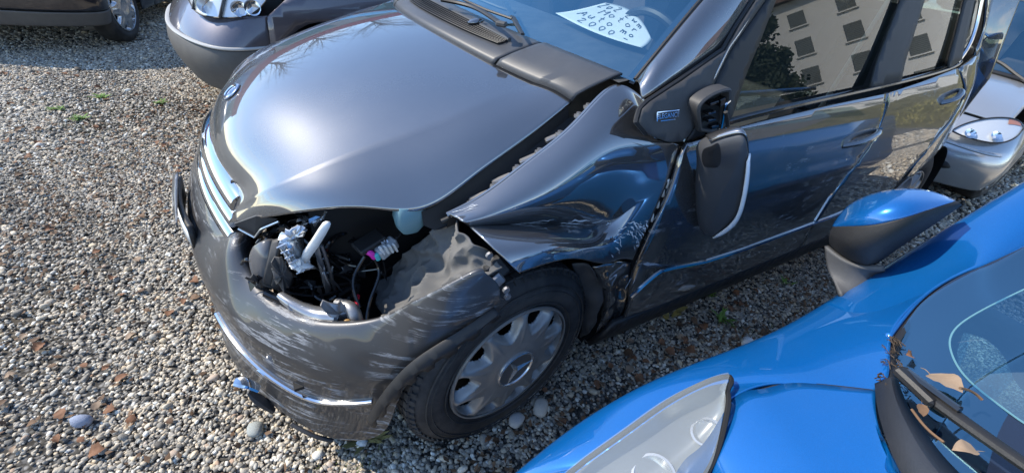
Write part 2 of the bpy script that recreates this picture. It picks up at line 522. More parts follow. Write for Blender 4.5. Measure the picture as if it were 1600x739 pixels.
# ------------------------------------------------------------------ the crashed grey hatchback (x forward, y to its left side, z up)
car = thing('grey_hatchback', 'dark grey hatchback with smashed front left corner, missing headlight and dangling mirror', 'car', (-1.2, 0, 0))
_sz = [.15, .25, .35, .48, .65, .80, .92, 1.0, 1.06, 1.5]; _sy = [.80, .85, .868, .874, .874, .862, .845, .825, .79, .625]
_zz = np.linspace(.15, 1.5, 136); _k = np.ones(9) / 9
_yy = np.convolve(np.pad(np.interp(_zz, _sz, _sy), 4, mode='edge'), _k, 'valid')
_yy[:4] = np.interp(_zz[:4], _sz, _sy); _yy[-4:] = np.interp(_zz[-4:], _sz, _sy)
def side_y(x, z):
    y = float(np.interp(z, _zz, _yy))
    if x < -2.3: y -= float(np.interp(z, [.5, .95], [.27, .5])) * (x + 2.3) ** 2
    return y
def side(off=0.0, sgn=1): return lambda x, z: (x, sgn * (side_y(x, z) + off), z)
def xz(L): return [(p[0], p[2]) for p in L]

# hood -------------------------------------------------------------
c0 = [(-.055, 0, 1.035), (.08, 0, 1.008), (.21, 0, .972), (.33, 0, .928), (.44, 0, .872), (.53, 0, .80), (.582, 0, .72)]
c1 = [(-.075, .2, 1.028), (.065, .2, 1.000), (.20, .2, .963), (.32, .2, .919), (.43, .2, .863), (.522, .195, .785), (.572, .18, .708)]
c2 = [(-.125, .41, 1.010), (.02, .405, .980), (.155, .40, .941), (.28, .395, .895), (.395, .385, .838), (.49, .36, .762), (.542, .32, .685)]
c3 = [(-.17, .555, 1.000), (-.03, .565, .962), (.10, .56, .917), (.24, .54, .871), (.37, .52, .822), (.478, .475, .757), (.553, .385, .670)]
c4 = [(-.211, .668, .989), (-.08, .685, .914), (.06, .697, .840), (.181, .694, .775), (.30, .64, .772), (.43, .56, .738), (.565, .42, .655)]
mir = lambda c: [(x, -y, z) for x, y, z in c]
HC = patch(np.array([mir(c3), mir(c2), mir(c1), c0, c1, c2, c3]), 93, 61)
flank = patch(np.array([c3, [tuple(.5 * (p + q) + d for p, q, d in zip(a, b, (0, .004, .006))) for a, b in zip(c3, c4)], c4]), 15, 61)      # beyond the crease
HG = np.concatenate([(flank * (1, -1, 1))[:0:-1], HC, flank[1:]], 0)
hood = MB().grid(HG, flip=True).build('hood', M['grey'], car, thick=.012, off=-1, sharp=50, label='grey metallic hood, bent and reflecting the sky')
# rolled inner edge of the hood along headlight and fender gap
# star badge on the nose
hn = vnormals(HG); i0 = 60; j0 = int(60 * 4.62 / 6)
bp, bn = HG[i0, j0], hn[i0, j0]; bn = bn if bn[2] > 0 else -bn
bz = Vector(bn).to_track_quat('Z', 'Y').to_matrix().to_4x4()
BW = Matrix.Translation(Vector(bp) + Vector(bn) * .002) @ bz
def star_mesh(r, t, w):
    v = [(0, 0, t)]; f = []
    for k in range(3):
        a = math.pi / 2 + k * 2 * math.pi / 3
        v += [(r * math.cos(a), r * math.sin(a), t * .3)]
    for k in range(3):
        a = math.pi / 2 + math.pi / 3 + k * 2 * math.pi / 3
        v += [(w * math.cos(a), w * math.sin(a), 0)]
    f = [(0, 1, 4), (0, 4, 2), (0, 2, 5), (0, 5, 3), (0, 3, 6), (0, 6, 1)]
    return v, f
badge = MB().lathe([(0, .002), (.020, .002), (.0215, .003), (.026, .0045), (.030, .003), (.031, 0)], 40, 'z').build('hood_badge', mat('badge_blue', (.22, .27, .38), .25, .5, 1), hood, world=BW, label='small round chrome badge with a three-pointed star')
mb = MB(); mb.add(*star_mesh(.020, .005, .004)); mb.lathe([(.0205, .004), (.022, .0055), (.0255, .006), (.028, .004), (.0295, .002)], 40, 'z')
mb.build('star_emblem', M['chrome'], hood, world=BW)

# cowl, wiper, windshield ----------------------------------------------
hr = np.array(HG[:, 0])                                                   # rear edge of the hood
n_ = len(hr)
yy = hr[:, 1]
wb = np.stack([-.225 - .11 * (yy / .7) ** 2, yy * 1.05, 1.072 - .018 * (yy / .7) ** 2], 1)   # glass base line
rows = [hr + (-.004, 0, -.006)] + [hr * (1 - t) + wb * t + np.array([0, 0, b]) for t, b in ((.10, .003), (.35, .004), (.62, .003), (.85, .001), (1, -.004))]
CG = np.array(rows)
capj = [k for k in range(n_) if yy[k] > .42]; mainj = [k for k in range(n_) if -.42 <= yy[k] <= .425]
cowl = MB().grid(CG[:, mainj]).build('cowl_panel', M['trim_plastic'], car, thick=.006, off=-1)
MB().grid(CG[:, capj] + (0, 0, .004)).build('cowl_end_cover', M['trim_plastic'], car, thick=.006, off=-1)
MB().grid(CG[:, [k for k in range(n_) if yy[k] < -.41]] + (0, 0, .004)).build('cowl_end_cover', M['trim_plastic'], car, thick=.006, off=-1)
# air intake mesh let into the cowl
vg = MB(); slot = MB()
def cowl_pt(y, t, dz=0):
    j = np.interp(y, yy, np.arange(n_)); a = np.array([np.interp(j, np.arange(n_), hr[:, k]) for k in range(3)]); b = np.array([np.interp(j, np.arange(n_), wb[:, k]) for k in range(3)])
    p = a * (1 - t) + b * t; p[2] += np.interp(t, [0, .10, .35, .62, .85, 1], [-.006, .003, .004, .003, .001, -.004]) + dz; return p
gy = np.linspace(-.38, .36, 40)
def vt0(y): return .28 + .10 * abs(y / .38) ** 3
def vt1(y): return .62 - .06 * abs(y / .38) ** 3
slot.grid(np.array([[cowl_pt(y, vt0(y) + (vt1(y) - vt0(y)) * s, .0105) for y in gy] for s in (0, .5, 1)])).build('intake_bed', M['void'], cowl)
for y in np.linspace(-.375, .355, 70):
    a, b = vt0(y), vt1(y)
    vg.tube(np.array([cowl_pt(y, a, .0125), cowl_pt(y + .010, (a + b) / 2, .0135), cowl_pt(y, b, .0125)]), .0013, 5)
for s in np.linspace(0, 1, 7):
    vg.tube(np.array([cowl_pt(y, vt0(y) + (vt1(y) - vt0(y)) * s, .0130) for y in gy]), .0013, 5)
vg.build('intake_mesh', M['black_plastic'], cowl, kind='stuff')
MB().tube(np.array([cowl_pt(y, vt1(y) + .03, .011) for y in gy]), .006, 8).build('intake_rim', M['trim_plastic'], cowl)
# washer nozzle
nz = cowl_pt(.205, .60, .018)
mb = MB(); G_ = []
for t, r in ((0, .002), (.2, .011), (.5, .015), (.8, .011), (1, .003)):
    a = np.linspace(0, 2 * np.pi, 14, endpoint=False)
    c = nz + np.array([.028, .0, -.004]) * (t - .5) * 2
    G_.append(c + np.stack([0 * a, r * np.cos(a), .62 * r * np.sin(a)], 1))
mb.grid(np.array(G_), closed_v=True).build('washer_nozzle', M['grey'], cowl)
# windshield
ws_rows = []
for t in np.linspace(0, 1, 9):
    y0 = np.linspace(-1, 1, 25); hw = .735 - .14 * t
    x = -.225 - .62 * t - (.11 - .02 * t) * y0 ** 2; z = 1.068 + .43 * t + .03 * math.sin(math.pi * t) - .018 * (1 - t) * y0 ** 2 - .02 * t * y0 ** 2
    ws_rows.append(np.stack([x, hw * y0, z], 1))
WSG = np.array(ws_rows)
windshield = MB().grid(WSG, flip=True).build('windshield', M['windshield'], car, sharp=0)
band = MB()
band.grid(np.stack([WSG[0] + (0, 0, -.006), WSG[0] * .90 + WSG[1] * .10 + np.array([0, 0, -.006])]))
for sgn in (0, -1): band.grid(np.stack([WSG[:, sgn] + (0, 0, -.006), WSG[:, sgn] + (0, -.03 if sgn else .03, -.006)]))
band.build('glass_border', M['black_gloss'], windshield)
# wiper
wp = MB()
wa = np.array([(-0.140,0.022,1.100), (-0.198,0.137,1.100), (-0.170,0.362,1.098)]); wp.tube(curve(wa, 14), np.linspace(.010, .0085, 14), 8, flat=.7)
wp.tube(np.array([(-0.211,-0.012,1.105), (-0.224,0.172,1.100), (-0.259,0.271,1.095)]), .004, 6); wp.tube(np.array([(-0.279,-0.055,1.105), (-0.300,0.117,1.100), (-0.335,0.166,1.095)]), .005, 6)
wiper = wp.build('wiper_blade', M['black_plastic'], car)
MB().box((-0.166,0.372,1.100), (.022, .030, .014), rotm(0, 0, 40), .004).build('wiper_tip', M['dark_plastic'], wiper)
MB().tube(curve([(-0.378,0.023,1.100), (-0.275,0.251,1.095), (-0.207,0.419,1.085)], 8), np.linspace(.012, .006, 8), 8, flat=.5).build('wiper_arm', M['black_plastic'], car)

# A-pillar, roof, right-hand side -----------------------------------------
pr = []
for t in np.linspace(0, 1, 12):
    a = WSG[min(8, int(round(t * 8))), -1] if False else np.array([np.interp(t, np.linspace(0, 1, 9), WSG[:, -1, k]) for k in range(3)])
    low = np.array([np.interp(t, [0, .42, .62, 1], [-.305, -.585, -.70, -1.0]), np.interp(t, [0, .42, .62, 1], [.803, .764, .724, .632]), np.interp(t, [0, .42, .62, 1], [1.034, 1.130, 1.240, 1.46])])
    mid = (a + low) / 2 + np.array([.012, .014, .012])
    pr.append(curve([a + (.004, .004, .004), a * .72 + mid * .28 + (.006, .008, .008), mid, low], 12))
PG = np.array(pr)
MB().grid(PG, flip=True).build('windshield_pillar', M['grey'], car, thick=.006, off=-1, label='body coloured pillar beside the windshield')
MB().tube(PG[:, 0] + (0, .0, .003), .005, 6).build('pillar_seal', M['black_plastic'], car)
MB().grid(PG * (1, -1, 1)).build('windshield_pillar', M['grey'], car, thick=.006, off=-1)
rf = []
for t in np.linspace(0, 1, 14):
    x = -.865 - 1.75 * t; yh = .60 - .03 * t; zt = 1.535 + .06 * math.sin(math.pi * min(1, t * 1.1)) - .05 * t ** 2
    y0 = np.linspace(-1, 1, 15); rf.append(np.stack([x - .09 * y0 ** 2 * (1 - t), yh * y0, zt - .045 * y0 ** 2 - .02 * y0 ** 6], 1))
MB().grid(np.array(rf), flip=True).build('roof', M['grey'], car, thick=.02, off=-1)

def pane(x, z): return (x, .803 - .34 * (z - 1) - .056 * (z - 1) ** 2 - (.5 * (x + 2.3) ** 2 if x < -2.3 else 0), z)

# left flank ---------------------------------------------------------------
dF = [(-0.454,0.844,0.926), (-0.439,0.849,0.890), (-0.434,0.858,0.825), (-0.422,0.866,0.749), (-0.406,0.872,0.676), (-0.402,0.874,0.600), (-0.411,0.874,0.519), (-0.428,0.872,0.438)]
dFe = [(dF[-1][0] - .012, 0, .40), (dF[-1][0] - .02, 0, .31)]
dT = [(-1.515,0.829,0.985), (-1.161,0.832,0.973), (-0.808,0.836,0.956), (-0.606,0.839,0.944), (-0.504,0.842,0.931)]
dR = [(-1.492, 0, .31), (-1.449,0.872,0.442), (-1.443,0.874,0.585), (-1.484,0.868,0.719), (-1.562,0.859,0.820), (-1.548,0.846,0.910)]
out_f = xz(dF) + xz(dFe) + xz(dR) + xz(dT)
def dent_front(x, z):
    y = side_y(x, z)
    d = math.exp(-(((x + .45) / .09) ** 2)) * math.exp(-(((z - .52) / .16) ** 2))
    y -= .020 * d
    y += .003 * noise.noise(Vector((x * 14, z * 14, 1))) * math.exp(-(((x + .47) / .13) ** 2)) * math.exp(-(((z - .5) / .2) ** 2))
    # body crease below the handle and a soft shoulder
    y += .007 * math.exp(-(((z - (.735 + .02 * (x + 1.0))) / .022) ** 2)) * min(1, max(0, (-x - .62) / .3))
    return (x, y, z)
door = panel(out_f, dent_front, .022, 'front_door', M['grey_side'], car, .012, -1, label='dark grey driver door with white scrapes at its front edge')
dRr = [(x - .008, z) for x, z in xz(dR)]
out_r = dRr[:] + [(xz(dT)[0][0] - .008, xz(dT)[0][1])] + xz([(-1.845,0.818,1.012), (-2.182,0.798,1.046)]) + xz([(-2.335,0.841,0.934), (-2.312,0.857,0.836), (-2.259,0.863,0.782)]) + [(-2.18, .62), (-2.12, .45), (-2.10, .31)]
panel(out_r, dent_front, .03, 'rear_door', M['grey_side'], car, .012, -1, label='dark grey rear door reflecting the gravel')
out_q = xz([(-2.211,0.799,1.045), (-2.379,0.839,0.931), (-2.358,0.856,0.829), (-2.300,0.864,0.775)]) + [(-2.188, .62), (-2.21, .55)] + [(-2.568 + .355 * math.cos(a), .305 + .355 * math.sin(a)) for a in np.linspace(.75, math.pi - .2, 14)] + [(-2.95, .30), (-3.06, .32), (-3.09, .55), (-3.08, .9), (-3.02, 1.0), (-2.9, 1.10), (-2.4, 1.085)]
panel(out_q, side(), .035, 'rear_quarter', M['grey_side'], car, .01, -1)
panel([(-2.40, 1.09), (-2.9, 1.105), (-2.86, 1.28), (-2.72, 1.47), (-2.42, 1.475), (-2.30, 1.44), (-2.36, 1.30), (-2.47, 1.18)], lambda x, z: (x, pane(x, z)[1] + .006, z), .05, 'rear_pillar_panel', M['grey_side'], car, .01, -1)
# doors of the far side: one smooth shell, the near side's own parts mirrored
panel([(-3.06, .31), (-2.21, .31), (-.40, .31), (-.40, .62), (-.44, .93), (-.60, 1.0), (-1.5, 1.02), (-2.3, 1.06), (-2.9, 1.09), (-3.06, .95)], side(0, -1), .06, 'far_side_doors', M['grey_side'], car)
# sill
panel([(-.40, .325), (-.36, .20), (-2.2, .19), (-2.2, .325)], side(-.006), .05, 'sill', M['black_plastic'], car, .02, -1)
MB().grid(np.array([[(x, side_y(x, .2) - .006, .20), (x, .70, .17), (x, -.70, .17), (x, -side_y(x, .2), .20)] for x in (-2.2, -1.3, -.36)])).build('floor_pan', M['void'], car)
# bright rubbing strip low on the doors
st = [(-0.413,0.885,0.445), (-0.448,0.887,0.481), (-0.499,0.887,0.518), (-0.568,0.887,0.511), (-0.733,0.887,0.483), (-0.955,0.887,0.471), (-1.246,0.887,0.471), (-1.576,0.887,0.470), (-1.810,0.887,0.480)]
MB().tube(lin(st, 60), .0058, 6, flat=1.2).build('rubbing_strip', M['chrome'], car, label='thin chrome strip low on the doors')
# belt trim under the windows
bt = [(-0.517,0.844,0.950), (-0.618,0.839,0.966), (-0.952,0.834,0.988), (-1.396,0.826,1.009), (-1.710,0.817,1.024), (-2.091,0.802,1.049), (-2.226,0.791,1.074)]
MB().tube(curve(bt, 50), .011, 8, flat=.7).build('belt_trim', M['black_gloss'], car)
ch = [(-2.192,0.794,1.071), (-2.273,0.774,1.125), (-2.311,0.747,1.197), (-2.310,0.720,1.267), (-2.306,0.708,1.301)]
MB().tube(curve(ch, 20), .007, 6).build('window_chrome', M['chrome'], car)
# windows
gf = xz([(-0.617,0.831,0.977), (-0.646,0.810,1.026), (-0.721,0.760,1.139), (-0.779,0.722,1.241)]) + [(-.93, 1.44), (-1.10, 1.475), (-1.58, 1.49)] + xz([(-1.535,0.711,1.270), (-1.497,0.740,1.194), (-1.401,0.818,1.013)])
panel(gf, pane, .06, 'front_window', M['glass'], door, sharp=0)
gr = xz([(-1.614,0.811,1.024), (-1.697,0.709,1.277)]) + [(-1.74, 1.48), (-2.14, 1.47)] + xz([(-2.122,0.703,1.293), (-2.112,0.753,1.159), (-2.095,0.795,1.052)])
panel(gr, pane, .06, 'rear_window', M['glass'], car, sharp=0)
gq = xz([(-2.194,0.781,1.083), (-2.197,0.744,1.182), (-2.186,0.702,1.295)]) + [(-2.2, 1.44), (-2.5, 1.42)] + xz([(-2.311,0.700,1.300), (-2.351,0.733,1.207), (-2.300,0.765,1.126)])
panel(gq, pane, .05, 'quarter_window', M['glass'], car, sharp=0)
# frames between the windows
bpil = xz([(-1.391,0.820,1.009), (-1.487,0.740,1.194), (-1.525,0.711,1.270)]) + [(-1.58, 1.49), (-1.75, 1.49)] + xz([(-1.708,0.709,1.277), (-1.625,0.814,1.019)])
panel(bpil, side(.004), .03, 'door_pillar', M['dark_plastic'], car, .01, -1)
cpil = xz([(-2.081,0.797,1.048), (-2.098,0.753,1.159), (-2.108,0.703,1.292)]) + [(-2.12, 1.48), (-2.22, 1.46)] + xz([(-2.200,0.702,1.296), (-2.211,0.744,1.182), (-2.213,0.783,1.078)])
panel(cpil, side(.004), .03, 'rear_pillar', M['dark_plastic'], car, .01, -1)
# sail panels either side of the door gap
tri = xz([(-0.274,0.827,0.992), (-0.287,0.815,1.017), (-0.314,0.807,1.030), (-0.425,0.788,1.066), (-0.582,0.764,1.128), (-0.631,0.745,1.181), (-0.691,0.723,1.238)]) + [(-.80, 1.34)] + xz([(-0.727,0.723,1.239), (-0.602,0.763,1.132), (-0.440,0.841,0.935), (-0.384,0.841,0.938), (-0.309,0.834,0.963)])
sail = panel(tri, side(.005), .02, 'mirror_sail_panel', M['dark_plastic'], car, .008, -1, label='black triangular corner panel with a chrome script badge')
MB().tube(lin([(-0.307,0.838,0.964), (-0.270,0.830,0.994), (-0.284,0.818,1.018), (-0.310,0.811,1.031), (-0.420,0.791,1.067), (-0.576,0.768,1.129), (-0.625,0.748,1.182), (-0.685,0.727,1.238)], 60), .006, 6).build('sail_seal', M['black_plastic'], car)
dsail = xz([(-0.452,0.842,0.934), (-0.612,0.763,1.132), (-0.741,0.723,1.240)]) + [(-.84, 1.36), (-.93, 1.44)] + xz([(-0.779,0.722,1.241), (-0.721,0.760,1.139), (-0.646,0.810,1.026), (-0.618,0.832,0.974), (-0.526,0.839,0.945)])
panel(dsail, side(.003), .02, 'window_frame', M['black_plastic'], door, .008, -1)
MB().tube(lin([(-0.435,0.851,0.936), (-0.593,0.772,1.135), (-0.720,0.732,1.240)], 30), .004, 6).build('frame_edge', M['silver_plastic'], door)
# script badge on the sail panel: ELEGANCE
tm = text_mesh('ELEGANCE', .0155, .0012)
bc = Vector((-0.363,0.839,1.003)); bx_ = (Vector((-0.423,0.833,1.001)) - Vector((-0.324,0.833,1.001))).normalized(); bnrm = Vector((0, .93, .37)); bnrm = (bnrm - bx_ * bnrm.dot(bx_)).normalized(); by_ = bnrm.cross(bx_)
BM = Matrix((bx_, by_, bnrm)).transposed().to_4x4(); BM.translation = bc
lt = link('badge_lettering', tm, M['chrome'], sail, False, world=BM)
mb = MB(); q = []
mb.box((0, .010, 0), (.075, .0022, .0022)); mb.box((0, -.010, 0), (.05, .0018, .0018)); mb.box((-.037, 0, 0), (.003, .020, .0022))
mb.build('badge_bar', M['chrome'], sail, world=BM)

# door handles ---------------------------------------------------------------
for (pa, pb, pm, par) in (((-1.326,0.859,0.820), (-1.543,0.855,0.851), (-1.417,0.854,0.856), door), ((-2.096,0.845,0.919), (-2.242,0.835,0.961), (-2.163,0.839,0.944), car)):
    a, b, m_ = (np.array(t) for t in (pa, pb, pm))
    cup = MB(); G_ = []
    c_ = (a + b) / 2; L_ = np.linalg.norm(b - a)
    for r in np.linspace(0, 1, 6):
        an = np.linspace(0, 2 * np.pi, 24, endpoint=False)
        x = c_[0] + L_ * .42 * r * np.cos(an); z = c_[2] - .004 + .030 * r * np.sin(an)
        G_.append(np.stack([x, np.array([side_y(p, q) for p, q in zip(x, z)]) + .0025 - .0 * r, z], 1))
    hnd = MB().tube(curve([a + (0, .004, 0), a * .75 + b * .25 + (0, .028, .006), a * .4 + b * .6 + (0, .034, .008), b + (0, .022, .004), b + (-.012, .004, 0)], 22), .0125, 12, flat=.75).build('door_handle', M['grey_side'], par)
    cup.grid(np.array(G_), closed_v=True).build('handle_recess', M['black_gloss'], par if par is car else door)

# crumpled front fender -----------------------------------------------------
F = [
 [(0.138,0.735,0.777), (0.051,0.742,0.816), (-0.058,0.740,0.881), (-0.181,0.733,0.960), (-0.294,0.715,1.035), (-0.336,0.785,1.022)],
 [(0.126,0.752,0.776), (0.029,0.785,0.812), (-0.082,0.800,0.863), (-0.193,0.800,0.936), (-0.298,0.785,0.974), (-0.385,0.822,0.928)],
 [(0.122,0.776,0.780), (0.014,0.802,0.792), (-0.097,0.822,0.808), (-0.224,0.824,0.834), (-0.324,0.828,0.899), (-0.443,0.838,0.917)],
 [(0.105,0.775,0.763), (-0.022,0.776,0.739), (-0.163,0.782,0.709), (-0.286,0.812,0.699), (-0.343,0.842,0.761), (-0.430,0.852,0.813)],
 [(0.089,0.862,0.758), (0.004,0.872,0.755), (-0.121,0.862,0.726), (-0.263,0.852,0.676), (-0.328,0.856,0.692), (-0.398,0.862,0.682)],
 [(0.042,0.905,0.708), (-0.025,0.904,0.710), (-0.124,0.895,0.690), (-0.241,0.880,0.628), (-0.323,0.866,0.606), (-0.387,0.862,0.583)],
]
F = np.array(F)
F[:4] = relax(F[:4], .45, 1)
up = patch(F[:4], 46, 80); dn = patch(F[3:], 34, 80)
def crumple(Gd, amp, sc, seed):
    Gd = Gd.copy(); N_ = vnormals(Gd)
    for i in range(Gd.shape[0]):
        for j in range(Gd.shape[1]):
            p = Gd[i, j]; Gd[i, j] += N_[i, j] * amp * (noise.noise(Vector((p[0] * sc, p[1] * sc, p[2] * sc + seed))) )
    return Gd
FU = np.concatenate([up, dn[1:]], 0)
w_ = np.exp(-((np.arange(FU.shape[0]) - 52) / 16.0) ** 2)[:, None] * np.linspace(.5, 1, 80)[None, :]
FN = vnormals(FU)
for i in range(FU.shape[0]):
    for j in range(80):
        p = FU[i, j]; FU[i, j] += FN[i, j] * .0016 * w_[i, j] * noise.noise(Vector((p[0] * 16, p[1] * 10, p[2] * 26)))
fender = MB().grid(FU, flip=True).build('front_fender', M['grey_side'], car, thick=.004, off=0, sharp=22, label='dark grey front fender, dented, folded and torn above the wheel')
MB().tube(np.array(FU[0, :66]) + (0, -.004, -.004), .006, 6).build('fender_lip', M['grey'], car)
# crushed strip of fender between wheel arch and door
LF = [
 [(-0.237,0.855,0.602), (-0.265,0.872,0.610), (-0.334,0.862,0.593), (-0.403,0.850,0.557)],
 [(-0.327,0.835,0.475), (-0.315,0.868,0.517), (-0.382,0.845,0.485), (-0.424,0.850,0.474)],
 [(-0.364,0.835,0.374), (-0.359,0.862,0.418), (-0.410,0.842,0.396), (-0.441,0.852,0.410)],
 [(-0.369,0.835,0.252), (-0.385,0.850,0.285), (-0.420,0.845,0.286), (-0.447,0.850,0.319)],
]
MB().grid(crumple(patch(LF, 30, 24), .010, 24, 4), flip=True).build('crushed_fender_strip', M['grey_side'], car, thick=.004, sharp=28)
# torn plastic flap of the rear wheel housing, hanging in the arch
FL = [[(-0.215,0.800,0.573), (-0.238,0.830,0.589), (-0.244,0.850,0.588)], [(-0.272,0.800,0.460), (-0.299,0.835,0.485), (-0.327,0.845,0.466)], [(-0.320,0.800,0.331), (-0.338,0.830,0.352), (-0.344,0.840,0.373)], [(-0.352,0.790,0.188), (-0.351,0.820,0.239), (-0.347,0.835,0.287)]]
MB().grid(crumple(patch(FL, 24, 16), .012, 18, 8)).build('arch_liner_flap', M['dark_plastic'], car, thick=.004)
# white filler showing in the torn seam
mb = MB()
for (u0, c) in (((-0.438,0.850,0.816), .010), ((-0.432,0.850,0.792), .012), ((-0.425,0.852,0.758), .010), ((-0.417,0.856,0.717), .008)):
    mb.box(u0, (.010, .008, .024 + c), rotm(0, 22, 0), .003)
mb.build('seam_filler', M['white_plastic'], car)
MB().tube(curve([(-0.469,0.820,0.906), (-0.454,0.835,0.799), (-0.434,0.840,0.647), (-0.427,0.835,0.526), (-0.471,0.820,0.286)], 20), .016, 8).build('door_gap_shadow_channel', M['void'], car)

# channel between hood and fender with bolts
hl = np.array(HG[-1, :31]); ft = np.array(FU[0, :66])
a = lin(hl, 30) + (0, -.01, -.012); b = lin(ft, 30)[::-1] + (0, .004, -.010)
ch_ = [a, a + (0, .012, -.03), (a + b) / 2 + (0, 0, -.042), b + (0, -.008, -.03), b]
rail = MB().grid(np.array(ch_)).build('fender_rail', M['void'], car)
mb = MB(); mb.tube(a * .25 + b * .75 + (0, 0, -.012), .006, 8); mb.build('hood_seal', M['black_plastic'], rail)
for t in (2, 4, 8, 12, 16, 20, 24, 27):
    p = a[t] * .35 + b[t] * .65 + np.array([.0, 0, -.016])
    MB().lathe([(.001, .012), (.007, .012), (.0075, .006), (.012, .005), (.0125, 0)], 6, 'z').build('bolt', M['steel'], rail, world=Matrix.Translation(Vector(p)), smooth=False)
mb = MB()
for t in (8, 13, 18, 22): mb.box(a[t] * .45 + b[t] * .55 + (0, 0, -.018), (.05, .016, .012), rotm(0, 25, -15), .003)
mb.build('rail_bracket', M['steel'], rail, kind='stuff')

def scrape(mb_, fn, a, b, w, n=7, seed=0):
    """one thin raised sliver of scraped paint from a to b on the surface fn"""
    r = np.random.default_rng(seed); a, b = np.array(a, float), np.array(b, float); d = b - a; L_ = np.linalg.norm(d); pz = np.array([-d[1], d[0]]) / (L_ + 1e-9)
    up_, lo_ = [], []
    for i, t in enumerate(np.linspace(0, 1, n)):
        c_ = a + d * t + pz * r.normal() * w * .8; ww = w * math.sin(math.pi * (t * .9 + .05)) * r.uniform(.4, 1.2)
        up_.append(fn(*(c_ + pz * ww))); lo_.append(fn(*(c_ - pz * ww)))
    mb_.grid(np.array([up_, lo_]))
M['scrape'] = mat('bare_primer', (.62, .64, .66), .55)
sc = MB(); r = np.random.default_rng(4)
def dsurf(x, z): p = dent_front(x, z); return (p[0], p[1] + .0045, p[2])
for k in range(130):
    cx, cz = [(-.455, .56), (-.47, .48), (-.44, .66), (-.46, .52), (-.60, .55)][k % 5]
    x, z = cx + r.normal() * .03 - abs(r.normal()) * .02, cz + r.normal() * .05; x = min(x, np.interp(z, [.31, .43, .53, .68, .83, .93], [-.452, -.444, -.402, -.414, -.443, -.460]) - .006)
    L_ = r.uniform(.01, .06) * (2.2 if k % 5 == 4 else 1); an = r.normal(.35, .35) if k % 3 else r.normal(1.4, .3)
    x2 = x - L_ * math.cos(an); scrape(sc, dsurf, (x, z), (x2, z - L_ * math.sin(an)), r.uniform(.0008, .0036), seed=k)
sc.build('paint_scrapes', M['scrape'], door, kind='stuff', label='white diagonal scrape marks at the front of the door')
sc = MB(); FNn = vnormals(FU); FNn = FNn * np.sign(FNn[:, :, 1:2] + 1e-9)
def fsurf(i, j):
    i = min(FU.shape[0] - 1.001, max(0, i)); j = min(78.99, max(0, j)); a, b = int(i), int(j); u, v = i - a, j - b
    P_ = lambda A: A[a, b] * (1 - u) * (1 - v) + A[a + 1, b] * u * (1 - v) + A[a, b + 1] * (1 - u) * v + A[a + 1, b + 1] * u * v
    return P_(FU) + P_(FNn) * .0035
for k in range(54):
    if k < 30: i, j, L_, an = r.normal(62, 5), r.uniform(50, 76), r.uniform(2, 9), r.normal(1.1, .3)
    elif k < 46: i, j, L_, an = r.normal(44, 1.5), r.uniform(8, 48), r.uniform(3, 9), r.normal(1.55, .06)
    else: i, j, L_, an = r.normal(6, 4), r.uniform(1, 9), r.uniform(2, 5), r.normal(1.2, .5)
    scrape(sc, fsurf, (i, j), (i + L_ * math.cos(an), j + L_ * math.sin(an)), r.uniform(.12, .5), seed=100 + k)
sc.build('paint_scrapes', M['scrape'], fender, kind='stuff')
MB().tube(curve([FU[45, j] + FNn[45, j] * .001 for j in range(2, 50, 3)], 40), .0016, 5).build('fold_line', M['scrape'], fender)

# front bumper -----------------------------------------------------------
def bcol(top, bulge, bot, zb=.43, inward=(0, 0, 0)):
    t, b = np.array(top), np.array(bot); m_ = np.array([bulge[0], bulge[1], zb])
    q1 = t * .45 + m_ * .55; q1[:2] += (m_[:2] - t[:2]) * .22
    q3 = m_ * .5 + b * .5; q3[:2] += (m_[:2] - b[:2]) * .28
    inn = t + np.array(inward)
    return [inn, t, q1, m_, q3, m_ * .15 + b * .85 + np.r_[(m_[:2] - b[:2]) * .10, 0], b]
BC = [
 bcol((.575, -.41, .60), (.655, -.42), (.665, -.40, .225), inward=(-.05, 0, -.01)),
 bcol((.615, -.2, .615), (.69, -.2), (.665, -.2, .205), inward=(-.05, 0, .0)),
 bcol((.625, 0, .615), (.70, 0), (.67, 0, .20), inward=(-.05, 0, .0)),
 bcol((.615, .2, .60), (.692, .2), (.668, .2, .205), inward=(-.05, 0, .0)),
 bcol((.592, .33, .575), (.668, .335), (.675, .32, .225), inward=(-.05, -.01, 0)),
 bcol((.578, .415, .585), (.645, .425), (.667, .40, .215), inward=(-.04, -.035, -.005)),
 bcol((.564, .475, .54), (.615, .515), (.645, .475, .196), inward=(-.022, -.03, -.012)),
 bcol((.535, .57, .512), (.572, .608), (.595, .59, .187), .41, (-.018, -.026, -.010)),
 bcol((.47, .672, .508), (.502, .705), (.515, .722, .187), .40, (-.016, -.024, -.008)),
 bcol((.39, .752, .532), (.415, .785), (.432, .79, .165), .40, (-.010, -.022, -.006)),
 bcol((.313, .802, .568), (.335, .835), (.345, .84, .215), .42, (-.004, -.016, -.004)),
 bcol((.26, .838, .628), (.272, .866), (.300, .862, .375), .50, (0, -.008, -.004)),
 bcol((.208, .872, .684), (.215, .886), (.230, .880, .495), .59, (0, -.008, -.004)),
 bcol((.155, .895, .728), (.150, .902), (.135, .895, .575), .655, (0, -.008, -.004)),
 bcol((.128, .900, .735), (.090, .908), (.050, .898, .625), .675, (0, -.008, -.004)),
]
BC = np.array(BC)
BG = patch(BC, 170, 60)
BN = vnormals(BG)
s_ = np.linspace(0, 14, 170)
dg_ = np.exp(-((s_ - 9.3) / 1.5) ** 2)
for i in range(170):
    for j in range(60):
        p = BG[i, j]
        k = dg_[i] * math.exp(-((p[2] - .42) / .09) ** 2)
        BG[i, j] -= BN[i, j] * (.005 * k * (1 + 1.2 * noise.noise(Vector((p[0] * 13, p[1] * 13, p[2] * 22)))))
        if s_[i] > 11: BG[i, j] += BN[i, j] * .003 * noise.noise(Vector((p[0] * 20, 0, p[2] * 20)))
